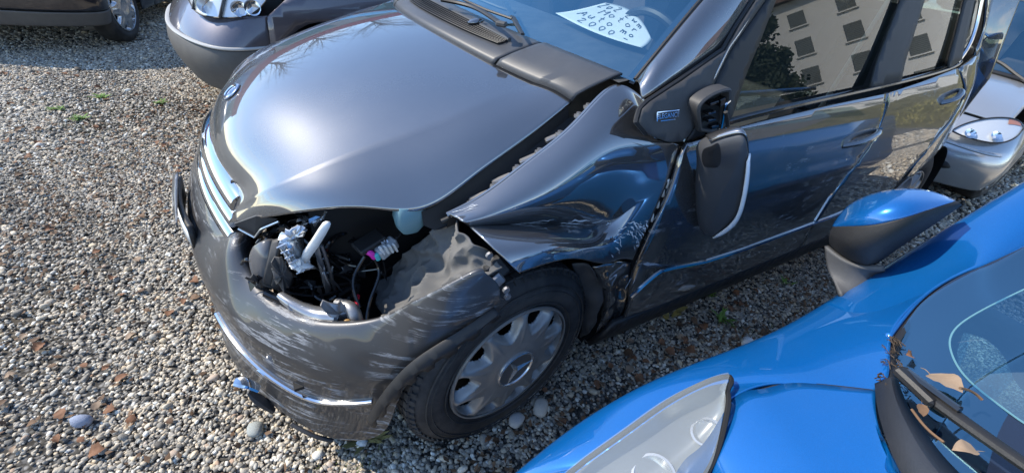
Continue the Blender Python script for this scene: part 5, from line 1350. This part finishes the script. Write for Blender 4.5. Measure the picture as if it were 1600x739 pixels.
    for y in (-.36, .36):
        MB().box((-1.35 * xs, y, .86 * zs), (.14, .46, .60), rotm(0, -14, 0), .05).build('seat_back', seat_fab, c, world=T)
        MB().box((-1.45 * xs, y, 1.20 * zs), (.09, .25, .16), rotm(0, -8, 0), .04).build('headrest', seat_fab, c, world=T)
    MB().box((-1.2 * xs, 0, .24), (2.6 * xs, 1.4, .04)).build('underbody', M['void'], c, world=T)
    MB().box((.30 * xs, 0, .42), (.4 * xs, 1.0, .3)).build('underbody', M['void'], c, world=T)
    return c, HGp, BGp, b_, h_, ws_
amber = mat('amber', (.50, .20, .12), .35, coat=.5); lamp_in = mat('lamp_inner', (.72, .74, .76), .25, .35)
M['silver'] = car_paint('silver_paint', (.50, .51, .52), .65, .30, .10)
M['dull_silver'] = car_paint('silver_lower', (.42, .43, .43), .4, .4, .2)
TS = Matrix.Translation((-4.37, .03, 0))
silver, sH, sB, sbump, shood, sws = parked_car('silver_car', 'silver compact car parked behind the grey hatchback, brown leaf on its bonnet', TS, M['silver'], None, zs=.98)
def lamp_patch(par, px_top, px_bot, inner_m=lamp_in, push=.0, drop=.035, name='headlight'):
    a_, b_ = curve(px_top, 24), curve(px_bot, 24)
    G_ = np.stack([a_, a_ * .75 + b_ * .25, (a_ + b_) / 2, a_ * .25 + b_ * .75, b_])
    nn2 = vnormals(G_); vd = G_ - np.array(cam.matrix_world.translation); nn2 *= -np.sign((nn2 * vd).sum(2, keepdims=True))
    bulge = np.array([0, .8, 1, .8, 0])[:, None, None] * .014
    hl_ = MB().grid(G_ + nn2 * .004).build(name, inner_m, par, sharp=0)
    MB().grid(G_ + nn2 * (bulge + .010)).build('lamp_lens', M['lens'], hl_, sharp=0)
    MB().tube(np.r_[a_, b_[::-1], a_[:1]] + nn2[2, 12] * .008, .005, 6).build('lamp_seal', M['black_plastic'], hl_)
    return hl_, G_, nn2
shl, sG, sN = lamp_patch(silver, [(-3.545,0.642,0.565), (-3.610,0.661,0.606), (-3.700,0.712,0.653), (-3.800,0.781,0.680), (-3.880,0.839,0.673), (-3.900,0.876,0.642)],
           [(-3.535,0.648,0.559), (-3.575,0.709,0.544), (-3.640,0.798,0.539), (-3.720,0.862,0.548), (-3.810,0.890,0.585), (-3.895,0.881,0.635)])
MB().grid(sG[0:2, 15:21] * 1.0 + sN[0:2, 15:21] * .007).build('indicator', amber, shl)
for k in (6, 12): MB().lathe([(.001, -.004), (.02, .004), (.034, .014)], 20, 'z').build('reflector_bowl', M['chrome'], shl, world=Matrix.Translation(Vector(sG[3 if k < 15 else 2, k] + sN[2, k] * .004)) @ Vector(sN[2, k]).to_track_quat('Z', 'Y').to_matrix().to_4x4())
rb = curve([(-3.470,0.666,0.510), (-3.500,0.774,0.504), (-3.560,0.863,0.497), (-3.660,0.912,0.492)], 24)
MB().tube(rb + (.006, 0, 0), .020, 8, flat=.5).build('rub_strip', M['dull_silver'], sbump)
MB().tube(curve([(-3.460,0.660,0.350), (-3.470,0.721,0.368), (-3.490,0.770,0.361)], 12), [.01, .016, .02, .024, .026, .026, .026, .024, .022, .018, .012, .006], 10).build('fog_lamp_hole', M['void'], sbump)
MB().tube(curve([(-4.36 - .13 * s * s, .03 + s * .68, .872 - .025 * s * s) for s in np.linspace(-1, 1, 9)], 30), .03, 8, flat=.5).build('cowl_panel', M['black_plastic'], silver)
MB().tube(curve([(-4.500,0.302,0.926), (-4.500,0.421,0.925), (-4.460,0.554,0.880), (-4.420,0.651,0.851)], 16), .012, 6).build('wiper', M['black_plastic'], silver)
# purple-grey car beyond the hood
M['plum'] = car_paint('plum_grey_paint', (.11, .10, .115), .5, .32, .10)
low_grey = plastic('bumper_grey_plastic', (.085, .082, .078), .6, 500, .2, .12)
TG = Matrix.Translation((-.10, -2.70, 0))
plum, pH, pB, pb_o, ph_o, pw_ = parked_car('plum_grey_car', 'dark plum grey car beyond the hood with bare grey lower bumper', TG, M['plum'], (17, low_grey), zs=1.05)
ks = [j for j in range(70)]
MB().tube((pB[17] + np.array(TG.translation)) * 1.0 + (.008, .004, 0), .014, 8, flat=.7).build('bumper_trim', mat('trim_light', (.42, .42, .41), .45), pb_o)
hl2, gG, gN = lamp_patch(plum, [(0.597,-2.260,0.856), (0.489,-2.060,0.877), (0.362,-1.930,0.888), (0.236,-1.870,0.870), (0.176,-1.850,0.832)], [(0.626,-2.220,0.693), (0.587,-2.020,0.658), (0.465,-1.885,0.661), (0.319,-1.830,0.693), (0.223,-1.820,0.769)])
for k in (4, 11): MB().tube(gG[:, k] + gN[:, k] * .012, .010, 6).build('reflector_divider', M['black_plastic'], hl2)
for k in (7, 14, 17): MB().lathe([(.001, 0), (.03, .012), (.045, .03)], 20).build('reflector_bowl', M['chrome'], hl2, world=Matrix.Translation(Vector(gG[3, k] + gN[3, k] * .004)))
MB().tube(curve([(0.699,-2.200,0.397), (0.692,-2.180,0.328), (0.658,-2.140,0.280)], 12), [.004, .012, .018, .022, .024, .025, .025, .024, .022, .018, .012, .004], 8, flat=.6).build('fog_lamp', M['chrome'], pb_o)
# navy car, tail towards the camera
M['navy'] = car_paint('navy_paint', (.010, .012, .022), .4, .3, .1)
alloy = mat('alloy', (.62, .63, .65), .25, .9)
TN = Matrix.Translation((2.05, -4.42, 0)) @ Matrix.Rotation(R_(72), 4, 'Z')
navy, nH, nB, nb_o, nh_o, nw_ = parked_car('navy_car', 'dark navy car in the far corner with silver alloy wheel and mud flap', TN, M['navy'], (33, low_grey), xs=.80, zs=1.12, tail=True, cov=alloy)
MB().grid(patch([[(1.454,-3.980,0.278), (1.351,-3.980,0.357)], [(1.511,-3.980,0.174), (1.385,-3.980,0.228)], [(1.555,-3.980,0.132), (1.401,-3.980,0.139)]], 8, 6)).build('mud_flap', low_grey, navy, thick=.006)

# ------------------------------------------------------------------ what the paint and glass mirror: house, hall, trees, bank
plaster = plastic('house_plaster', (.54, .53, .50), .9, 60, .2, .1, (.5, .47, .42))
rooft = plastic('roof_tiles', (.10, .055, .04), .8, 30, .4, .2)
wood = plastic('shutter_grey', (.16, .17, .16), .7)
wing = mat('window_dark', (.02, .025, .03), .05, coat=1)
house = thing('white_house', 'white plastered house with grey shuttered windows, mirrored in the side window', 'house', (-41, 17.5, 0))
HT = Matrix.Translation((-41, 17.5, 0)) @ Matrix.Rotation(math.atan2(-.42, .9), 4, 'Z')     # facade looks along local +x
wl2 = MB(); wl2.box((-4, 0, 7), (8, 20, 14)); wl2.build('wall', plaster, house, world=HT, smooth=False)
MB().prism([(-8.8, -10.6, 13.98), (.8, -10.6, 13.98), (-4, -10.6, 18)], (0, 21.2, 0)).build('roof', rooft, house, world=HT, smooth=False)
for zc, h_, n__ in ((1.5, 1.2, 6), (4.2, 1.5, 6), (6.9, 1.5, 6), (9.6, 1.5, 6), (12.2, 1.3, 6)):
    for k in range(n__):
        y = -8.2 + 3.3 * k
        w_o = MB().box((.02, y, zc), (.10, 1.15, h_), None, .01).build('window', wing, house, world=HT, smooth=False)
        MB().box((.09, y, zc - h_ / 2 - .06), (.18, 1.4, .10)).build('sill', plaster, w_o, world=HT, smooth=False)
        for s_i in range(10): MB().box((.085, y, zc - h_ / 2 + h_ * (s_i + .5) / 10), (.03, 1.10, h_ / 10 * .8), rotm(0, 25, 0)).build('shutter_slat', wood, w_o, world=HT, smooth=False)
MB().box((.06, 0, 2.9), (.12, 20.02, .16)).build('string_course', plaster, house, world=HT, smooth=False)
MB().box((.03, -9.4, 1.05), (.1, 1.0, 2.1)).build('door', wood, house, world=HT, smooth=False)

hall = thing('workshop_hall', 'long low workshop with a red fascia, mirrored along the far edge of the hood', 'building', (-3, -17, 0))
MB().box((-3, -19, 1.7), (26, 4, 3.4)).build('wall', plastic('hall_wall', (.45, .44, .42), .9), hall, smooth=False)
MB().box((-3, -16.9, 3.6), (26.2, .5, 1.1)).build('fascia', plastic('fascia_red', (.42, .03, .035), .5), hall, smooth=False)
for k in range(6): MB().box((-13 + 4.2 * k, -16.97, 1.3), (2.6, .1, 2.5)).build('gate', plastic('gate_teal', (.08, .25, .26), .5), hall, smooth=False)

def leaf_cloud(n, fn, size, seed, name, mt, parent):
    r = np.random.default_rng(seed); C_ = np.array([fn(r) for _ in range(n)])
    a = r.normal(size=(n, 3)); a /= np.linalg.norm(a, axis=1, keepdims=True); b = np.cross(a, r.normal(size=(n, 3))); b /= np.linalg.norm(b, axis=1, keepdims=True)
    s = size * r.uniform(.6, 1.3, n)[:, None]
    v = np.stack([C_ - a * s, C_ + b * s * .5, C_ + a * s, C_ - b * s * .5], 1).reshape(-1, 3)
    me_ = bpy.data.meshes.new(name); me_.from_pydata(v.tolist(), [], [(4 * i, 4 * i + 1, 4 * i + 2, 4 * i + 3) for i in range(n)])
    return link(name, me_, mt, parent, False)
evg = plastic('evergreen', (.018, .035, .016), .8)
def conifer(name, label, x, y, h, r0, seed):
    t = thing(name, label, 'tree', (x, y, 0), group=None)
    MB().tube(curve([(x, y, 0), (x + .05, y, h * .5), (x, y, h * .95)], 10), np.linspace(.22, .03, 10), 8).build('trunk', plastic('bark', (.07, .05, .035), .9, 40, .6), t)
    rr = np.random.default_rng(seed); lobes = [(rr.uniform(0, 6.28), rr.uniform(.15, .95), rr.uniform(.75, 1.15)) for _ in range(40)]
    def f(r):
        an, tt, k = lobes[r.integers(40)]; z = h * (.12 + .85 * tt); rad = r0 * (1 - tt) ** .7 * k * r.uniform(.2, 1) ** .5
        a2 = an + r.normal() * .35
        return (x + rad * math.cos(a2), y + rad * math.sin(a2), z + r.normal() * .22)
    leaf_cloud(14000, f, .12, seed, 'crown', evg, t)
conifer('conifer_tree', 'tall dark evergreen tree beside the white house, seen only as a reflection', -17.5, 10.5, 9.5, 2.2, 3)
def bare_tree(x, y, h, seed, label):
    t = thing('bare_tree', label, 'tree', (x, y, 0), group='bare trees behind the workshop')
    r = np.random.default_rng(seed); tr = MB(); cr = MB()
    tr.tube(curve([(x, y, 0), (x + .1, y, h * .35), (x - .1, y + .1, h * .7)], 8), np.linspace(.2, .08, 8), 7)
    tr.build('trunk', plastic('bark_b', (.09, .075, .06), .9), t)
    for _ in range(46):
        z = h * r.uniform(.25, .7); a_ = r.uniform(0, 6.28); L_ = h * r.uniform(.18, .36)
        p0 = np.array([x, y, z]); d_ = np.array([math.cos(a_) * .75, math.sin(a_) * .75, .7]); p2 = p0 + d_ * L_
        cr.tube(curve([p0, p0 + d_ * L_ * .5 + r.normal(size=3) * .15, p2], 5), np.linspace(.05, .012, 5), 4, caps=False)
        for _ in range(5):
            q = p0 + d_ * L_ * r.uniform(.4, 1); e = q + (d_ + r.normal(size=3) * .6) * L_ * .45
            cr.tube(np.array([q, (q + e) / 2 + r.normal(size=3) * .05, e]), [.015, .01, .004], 3, caps=False)
    cr.build('crown', plastic('twigs', (.10, .08, .06), .9), t)
for k, (x, y, h) in enumerate(((-9, -24, 11), (-4.5, -25, 12), (0, -23.5, 10), (4.5, -24.5, 12))): bare_tree(x, y, h, 30 + k, 'leafless tree behind the red workshop, seen only as a reflection')

# grassy bank far behind the silver car
def bank_mat():
    m = mat('bank_grass', (.2, .2, .05), .95); N, L, b = nodes(m); v = coords(N, L)
    c = ramp_n(N, L, noise_n(N, L, v, 5, 10, .75), [(.30, (.04, .038, .018)), (.45, (.11, .10, .04)), (.58, (.19, .165, .07)), (.72, (.14, .085, .04))])
    L.new(c, b.inputs['Base Color']); bump_n(N, L, b, noise_n(N, L, v, 22, 8, .8), 1.0, .06); return m
M['bank'] = bank_mat()
bx0 = np.linspace(-26, -8.2, 40); by0 = np.linspace(-16, 5, 60)
G = np.array([[(x, y, max(-.05, .34 * (-8.6 - x)) * (1 - .35 * math.exp(-((y - 5) / 2.5) ** 2)) + .10 * noise.noise(Vector((x, y, 5))) + .05 * noise.noise(Vector((x * 4, y * 4, 1)))) for y in by0] for x in bx0])
MB().grid(G, flip=True).build('grassy_bank', M['bank'], kind='structure', sharp=0)
r = np.random.default_rng(5); tuft = MB(); nb = 9000
X = r.uniform(-13, -8.6, nb); Y = r.uniform(-7, 3.5, nb); vv = []; ff = []
for k in range(nb):
    z = max(-.05, .34 * (-8.6 - X[k])) ; a_ = r.uniform(0, 6.28); h_ = r.uniform(.10, .26); dx, dy = .012 * math.cos(a_), .012 * math.sin(a_); lx, ly = r.normal(0, .07, 2)
    vv += [(X[k] - dx, Y[k] - dy, z - .03), (X[k] + dx, Y[k] + dy, z - .03), (X[k] + lx, Y[k] + ly, z + h_)]; ff.append((3 * k, 3 * k + 1, 3 * k + 2))
tuft.add(vv, ff)
go_ = tuft.build('dry_grass', plastic('dry_blades', (.26, .23, .075), .9), None, smooth=False, kind='stuff')
go_['label'] = 'yellowish dry grass on the bank behind the silver car'; go_['category'] = 'grass'

# ------------------------------------------------------------------ loose things on the ground
def gz(x, y): return gh(x, y) + .012
def leaf_mesh(seed, kind):
    r = np.random.default_rng(seed); n = 9; V_ = []; curl = r.uniform(.5, 1.7); tw = r.uniform(-.9, .9)
    for i in range(n):
        t = i / (n - 1)
        w = (math.sin(math.pi * t ** .8) ** .8 * (.36 if kind == 0 else .48)) * (1 + .25 * math.sin(t * 19 + seed) * (kind == 1))
        z0 = .10 * math.sin(t * 3.0) * curl + .05 * r.normal() * .3
        for s in (-1, -.5, 0, .5, 1):
            V_.append((t - .5, s * w + tw * .2 * (t - .5) ** 2, z0 + curl * .35 * (abs(s) * w) * (1 if seed % 2 else .6) + .02 * r.normal()))
    f = [(i * 5 + j, i * 5 + j + 1, (i + 1) * 5 + j + 1, (i + 1) * 5 + j) for i in range(n - 1) for j in range(4)]
    m = MB().add(V_, f); m.tube(np.array([(-.5, 0, .02), (-.66, .03, .05), (-.8, .02, .03)]), .012, 5)
    me_ = bpy.data.meshes.new('leaf'); me_.from_pydata(np.concatenate(m.v).tolist(), [], m.f); me_.polygons.foreach_set('use_smooth', [True] * len(me_.polygons)); return me_
def leaf_mat(name, c1, c2):
    m = mat(name, c1, .75); N, L, b = nodes(m); v = coords(N, L)
    L.new(mixc(N, L, noise_n(N, L, v, 5, 6, .7), c1, c2), b.inputs['Base Color']); return m
LM = [leaf_mat('leaf_brown', (.10, .053, .027), (.18, .105, .055)), leaf_mat('leaf_rust', (.15, .062, .028), (.22, .11, .055)), leaf_mat('leaf_tan', (.22, .145, .09), (.30, .22, .15)), leaf_mat('leaf_dark', (.06, .034, .018), (.13, .07, .035))]
LMESH = []
for k in range(16):
    me_ = leaf_mesh(k, k % 2); me_.materials.append(LM[k % 4 if k % 3 else 1]); LMESH.append(me_)
def put_leaf(p, size, k, label, group, rot=None, cat='leaf'):
    o = bpy.data.objects.new('fallen_leaf', LMESH[k % 16]); COL.objects.link(o)
    e = rot or (random.uniform(-.35, .35), random.uniform(-.35, .35), random.uniform(0, 6.28))
    o.location = p; o.rotation_euler = e; o.scale = (size,) * 3
    tag(o, label, 'leaf', group); return o
left_leaves = [(1.138,-0.572,0.010), (1.033,-0.751,0.010), (1.058,-0.936,0.010), (1.629,-2.050,0.010), (1.526,-1.618,0.010), (1.286,-1.966,0.010), (1.030,-0.152,0.010), (0.944,-0.114,0.010), (1.067,-0.359,0.010), (0.983,0.003,0.010), (1.243,-0.100,0.010), (1.099,0.082,0.010), (1.225,-0.056,0.010), (1.277,0.039,0.010), (1.040,0.124,0.010), (0.994,0.186,0.010), (1.015,0.301,0.010), (1.048,0.266,0.010), (1.128,0.257,0.010), (1.189,0.261,0.010), (1.123,0.341,0.010), (1.071,0.373,0.010), (0.865,0.416,0.010), (0.796,-0.124,0.010), (0.827,-0.111,0.010), (0.753,0.171,0.010), (0.970,-0.237,0.010), (0.875,-1.472,0.010), (0.797,-1.362,0.010), (0.828,-1.247,0.010), (1.044,-1.854,0.010), (0.961,-1.782,0.010), (1.339,-2.031,0.010), (1.408,-3.109,0.010), (1.291,-2.495,0.010), (1.083,-2.986,0.010), (0.790,-2.334,0.010), (0.745,-2.775,0.010), (0.698,-2.939,0.010), (0.871,-2.793,0.010), (0.795,-0.224,0.010), (1.129,-0.161,0.010), (1.436,-0.728,0.010), (0.904,-0.820,0.010), (0.884,-1.112,0.010), (1.214,0.331,0.010), (1.030,0.434,0.010), (0.875,-0.066,0.010), (1.169,-0.342,0.010), (0.993,-0.458,0.010), (1.028,-0.243,0.010), (1.149,-4.931,0.010), (0.958,0.363,0.010), (1.063,0.323,0.010), (1.036,0.243,0.010), (1.592,-1.991,0.010), (1.505,-1.721,0.010), (0.861,-1.705,0.010), (0.740,-1.433,0.010), (1.053,-2.018,0.010), (1.419,-1.671,0.010), (1.095,-0.802,0.010), (0.783,-3.322,0.010), (0.691,-2.686,0.010)]
gap_leaves = [(-0.516,0.841,0.010), (-0.575,0.885,0.010), (-0.582,0.930,0.010), (-0.425,0.892,0.010), (-0.791,0.847,0.010), (-0.901,0.871,0.010), (-0.942,0.807,0.010), (-1.028,0.817,0.010), (-1.037,0.862,0.010), (-1.143,0.812,0.010), (-1.317,0.788,0.010), (-1.320,0.822,0.010), (-1.326,0.853,0.010), (-1.625,0.794,0.010), (-1.744,0.828,0.010), (-1.762,0.915,0.010), (-0.664,0.725,0.010), (-0.814,0.770,0.010), (-0.880,0.924,0.010), (-0.829,0.901,0.010), (-1.377,0.780,0.010), (-1.827,0.722,0.010), (0.024,0.908,0.010), (-0.047,0.911,0.010), (-0.207,0.951,0.010), (-0.672,0.782,0.010), (-0.728,0.872,0.010), (-0.998,0.960,0.010), (-1.487,0.813,0.010), (-1.613,0.940,0.010), (0.043,0.892,0.010), (-0.999,0.865,0.010), (-0.788,0.893,0.010), (-1.286,0.853,0.010)]
k = 0
for p in left_leaves:
    k += 1
    put_leaf((p[0], p[1], gz(p[0], p[1]) + .004), random.uniform(.020, .042) * (1 if p[1] > -2 else 1.25), k, 'dry brown leaf lying on the open gravel in front of the cars', 'leaves on the open gravel')
for p in gap_leaves:
    k += 1
    put_leaf((p[0], p[1], gz(p[0], p[1]) + .004), random.uniform(.022, .05), k, 'reddish brown leaf on the gravel strip between the grey and blue cars', 'leaves between the two cars')
r = np.random.default_rng(21)
for j in range(105):
    if j < 66: x, y = r.uniform(.9, 2.0), r.uniform(-3.2, .6)
    elif j < 88: x, y = r.uniform(.55, 1.2), r.uniform(-2.4, -1.4)
    else: x, y = r.uniform(.35, 1.0), r.uniform(-3.0, -1.2)
    put_leaf((x, y, gz(x, y) + .004), r.uniform(.018, .042), j + 3, 'dry brown leaf lying on the open gravel in front of the cars', 'leaves on the open gravel')
for j in range(26):
    x, y = r.uniform(-1.9, .0), r.uniform(.80, 1.18); put_leaf((x, y, gz(x, y) + .004), r.uniform(.018, .042), j + 5, 'reddish brown leaf on the gravel strip between the grey and blue cars', 'leaves between the two cars')
# crumbs of old leaves caught between the stones
r = np.random.default_rng(33); vv = []; ff = []
for j in range(5200):
    cl = r.random()
    if cl < .30: x, y = r.uniform(.5, 2.1), r.uniform(-3.6, 1.0)
    elif cl < .55: x, y = .75 + r.normal() * .30, -1.9 + r.normal() * .55
    elif cl < .72: x, y = 1.25 + r.normal() * .30, -1.1 + r.normal() * .35
    else: x, y = r.uniform(-2.4, .2), 1.0 + r.normal() * .11
    z = gz(x, y) + r.uniform(.0, .010); s_ = r.uniform(.004, .014); A = rotm(r.normal() * 25, r.normal() * 25, r.uniform(0, 360)); q = np.array([(-1, -.4, 0), (.2, -.6, .15), (1, .1, .3), (.1, .55, .1)]) * s_ @ A.T + (x, y, z)
    ff.append(tuple(range(len(vv), len(vv) + 4))); vv += q.tolist()
for nm, k0 in (('leaf_crumbs', 0),):
    lc = MB().add(vv, ff).build(nm, leaf_mat('crumb_brown', (.07, .04, .022), (.20, .115, .06)), None, smooth=False, kind='stuff'); lc['label'] = 'fine brown crumbs of old leaves between the stones'; lc['category'] = 'leaf litter'
# leaves on the cars
put_leaf(np.array((-0.278,1.497,0.872)), .048, 2, 'long curled tan leaf lying across the wiper of the blue car', None, (.3, -.4, 1.0))
put_leaf(np.array((-0.162,1.550,0.879)), .027, 10, 'flat oval tan leaf on the cowl of the blue car', None, (.1, .15, -.6))
put_leaf(np.array((-0.197,1.500,0.867)), .018, 8, 'small tan leaf between cowl and wiper of the blue car', None, (.2, .3, .6))
put_leaf(np.array((-0.319,1.447,0.852)), .015, 9, 'tiny curled leaf at the windshield corner of the blue car', None, (.2, .3, 2.6))
put_leaf(np.array((-0.451,1.415,0.890)), .014, 11, 'tiny pinkish leaf at the pillar base of the blue car', None, (.2, .1, 1.6))
put_leaf(np.array((-3.980,0.703,0.703)) + (0, 0, .012), .06, 3, 'single brown leaf on the bonnet of the silver car', None, (.1, .1, .5))
deb = MB(); r = np.random.default_rng(8)
dpts = np.array([(-0.250,1.445,0.844), (-0.284,1.432,0.847), (-0.307,1.429,0.854), (-0.286,1.445,0.854), (-0.234,1.459,0.847), (-0.328,1.421,0.859), (-0.270,1.459,0.856)])
for j in range(60):
    p = dpts[r.integers(len(dpts))] + r.normal(size=3) * (.005, .004, .0012) - np.array((0, 0, .006)); d_ = r.normal(size=3) * (.0045, .0045, .001)
    deb.tube(np.array([p - d_, p + r.normal(size=3) * .002, p + d_]), r.uniform(.0004, .0011), 4)
do = deb.build('twig_litter', leaf_mat('litter_dark', (.02, .013, .008), (.07, .045, .025)), None, kind='stuff'); do['label'] = 'needles, twigs and leaf crumbs in the cowl corner of the blue car'; do['category'] = 'litter'
for j, pts in enumerate(([(-0.184,1.493,0.867), (-0.163,1.514,0.872), (-0.152,1.533,0.878)], [(-0.237,1.509,0.901), (-0.257,1.520,0.895), (-0.262,1.532,0.890)])):
    tag(MB().tube(curve(pts, 10), .0018, 5).build('twig', LM[0]), ['thin twig on the cowl strip of the blue car', 'leaf stalk resting on the windshield of the blue car'][j], 'twig')
# single stones
def stone(p, s, col, label, seed, flat=.65):
    me_ = PEB.objects[seed % 14].data.copy(); me_.materials.clear(); me_.materials.append(plastic('stone_tone', col, .8, 90, .5, .25, (.2, .18, .15)))
    o = bpy.data.objects.new('stone', me_); COL.objects.link(o); o.location = (p[0], p[1], gz(p[0], p[1]) + s * flat * .45); o.scale = (s, s, s * flat * 1.5); o.rotation_euler = (.1, -.1, seed * 1.3)
    tag(o, label, 'stone')
stone((-0.167,0.873,0.020), .034, (.52, .48, .42), 'pale beige stone touching the tyre, right of the two by the front wheel', 3)
stone((-0.068,0.877,0.020), .030, (.50, .49, .47), 'pale grey stone under the wheel cover, left of the two by the front wheel', 5)
stone((-1.118,1.027,0.030), .045, (.80, .80, .78), 'white rounded stone half hidden behind the blue fender', 8, .8)
stone((1.076,0.310,0.020), .030, (.26, .30, .40), 'dark bluish stone among leaves in the open gravel', 2)
stone((0.653,0.550,0.020), .026, (.33, .35, .33), 'flat grey green stone just in front of the bumper corner', 6, .5)
stone((0.389,0.732,0.020), .018, (.80, .80, .76), 'small white shard under the bumper beside the tyre', 7)
stone((0.251,0.008,0.020), .020, (.5, .5, .5), 'small grey stone under the car', 9) if False else None
# weeds
wm = leaf_mat('weed_green', (.07, .16, .025), (.16, .26, .05)); ym = leaf_mat('weed_dry', (.20, .20, .06), (.30, .24, .10))
def weed(p, h, n, label, seed, mt=wm, spread=.5, name='weed'):
    r = np.random.default_rng(seed); m = MB(); z0 = gz(p[0], p[1])
    for _ in range(n):
        a_ = r.uniform(0, 6.28); L_ = h * r.uniform(.5, 1.1); b0 = np.array([p[0] + r.normal() * h * .25, p[1] + r.normal() * h * .25, z0 - .005]); d_ = np.array([math.cos(a_) * spread, math.sin(a_) * spread, 1.0]); d_ /= np.linalg.norm(d_)
        sd_ = np.array([-math.sin(a_), math.cos(a_), 0]); G_ = []
        for t in np.linspace(0, 1, 6):
            w = h * .13 * math.sin(math.pi * min(1, t * .93 + .07)) ** .7; c_ = b0 + d_ * L_ * t + np.array([math.cos(a_), math.sin(a_), -.6]) * L_ * .45 * t * t
            G_.append([c_ - sd_ * w, c_ + np.array([0, 0, -.1 * w]), c_ + sd_ * w])
        m.grid(np.array(G_))
    tag(m.build(name, mt), label, 'weed')
weed((-1.162,0.866,0.000), .055, 16, 'green leafy weed in the middle of the strip between the cars', 1)
weed((-1.243,0.731,0.000), .045, 12, 'small dark green weed right beside the sill', 2)
weed((-0.930,0.763,0.000), .11, 4, 'single tall pale stalk standing by the sill', 3, ym, .15)
weed((-1.712,0.835,0.000), .04, 8, 'low green weed furthest back between the cars', 4)
weed((0.378,0.736,0.000), .05, 22, 'mossy tuft between bumper corner and front tyre', 5, ym, .9)
for j, (p, lb) in enumerate((((1.513,-2.354,0.000), 'leftmost'), ((1.377,-2.141,0.000), 'second from the left'), ((1.318,-2.556,0.000), 'middle'), ((0.982,-2.359,0.000), 'rightmost'))):
    weed(p, .05, 18, 'low green weed tuft far out in the gravel, %s of four' % lb, 11 + j, wm, 1.0)
# sparse moss between the stones
r = np.random.default_rng(77); vv = []; ff = []
for (cx, cy, sr, n) in ((1.05, -2.2, .16, 260), (1.35, -2.0, .12, 200), (.85, -1.8, .15, 240), (1.2, -1.5, .12, 160), (1.55, -2.5, .2, 220), (-1.2, 1.05, .08, 120), (.40, .80, .06, 160)):
    for j in range(n):
        x, y = cx + r.normal() * sr, cy + r.normal() * sr; z = gz(x, y) - .004; a_ = r.uniform(0, 6.28); h_ = r.uniform(.006, .018); d_ = .0022
        ff.append(tuple(range(len(vv), len(vv) + 3))); vv += [(x - d_ * math.cos(a_), y - d_ * math.sin(a_), z), (x + d_ * math.cos(a_), y + d_ * math.sin(a_), z), (x + r.normal() * .008, y + r.normal() * .008, z + h_)]
ms = MB().add(vv, ff).build('moss', leaf_mat('moss_green', (.06, .075, .02), (.11, .12, .035)), None, smooth=False, kind='stuff'); ms['label'] = 'thin olive moss between the stones'; ms['category'] = 'moss'

# panes: outer side outwards
for o in list(bpy.data.objects):
    if o.type == 'MESH' and o.data.materials and o.data.materials[0] in (M['glass'], M['windshield'], M['lens']):
        top = o
        while top.parent: top = top.parent
        c_ = WM[top].translation
        if o.data.materials[0] is not M['lens']: outward(o, (-1.4, 0, .7) if top is car else (-1.1, YB, .6) if top is blue else (WM[top] @ Vector((-1.3, 0, .6))))
        else: outward(o, WM[top] @ Vector((-.5, 0, .3)))
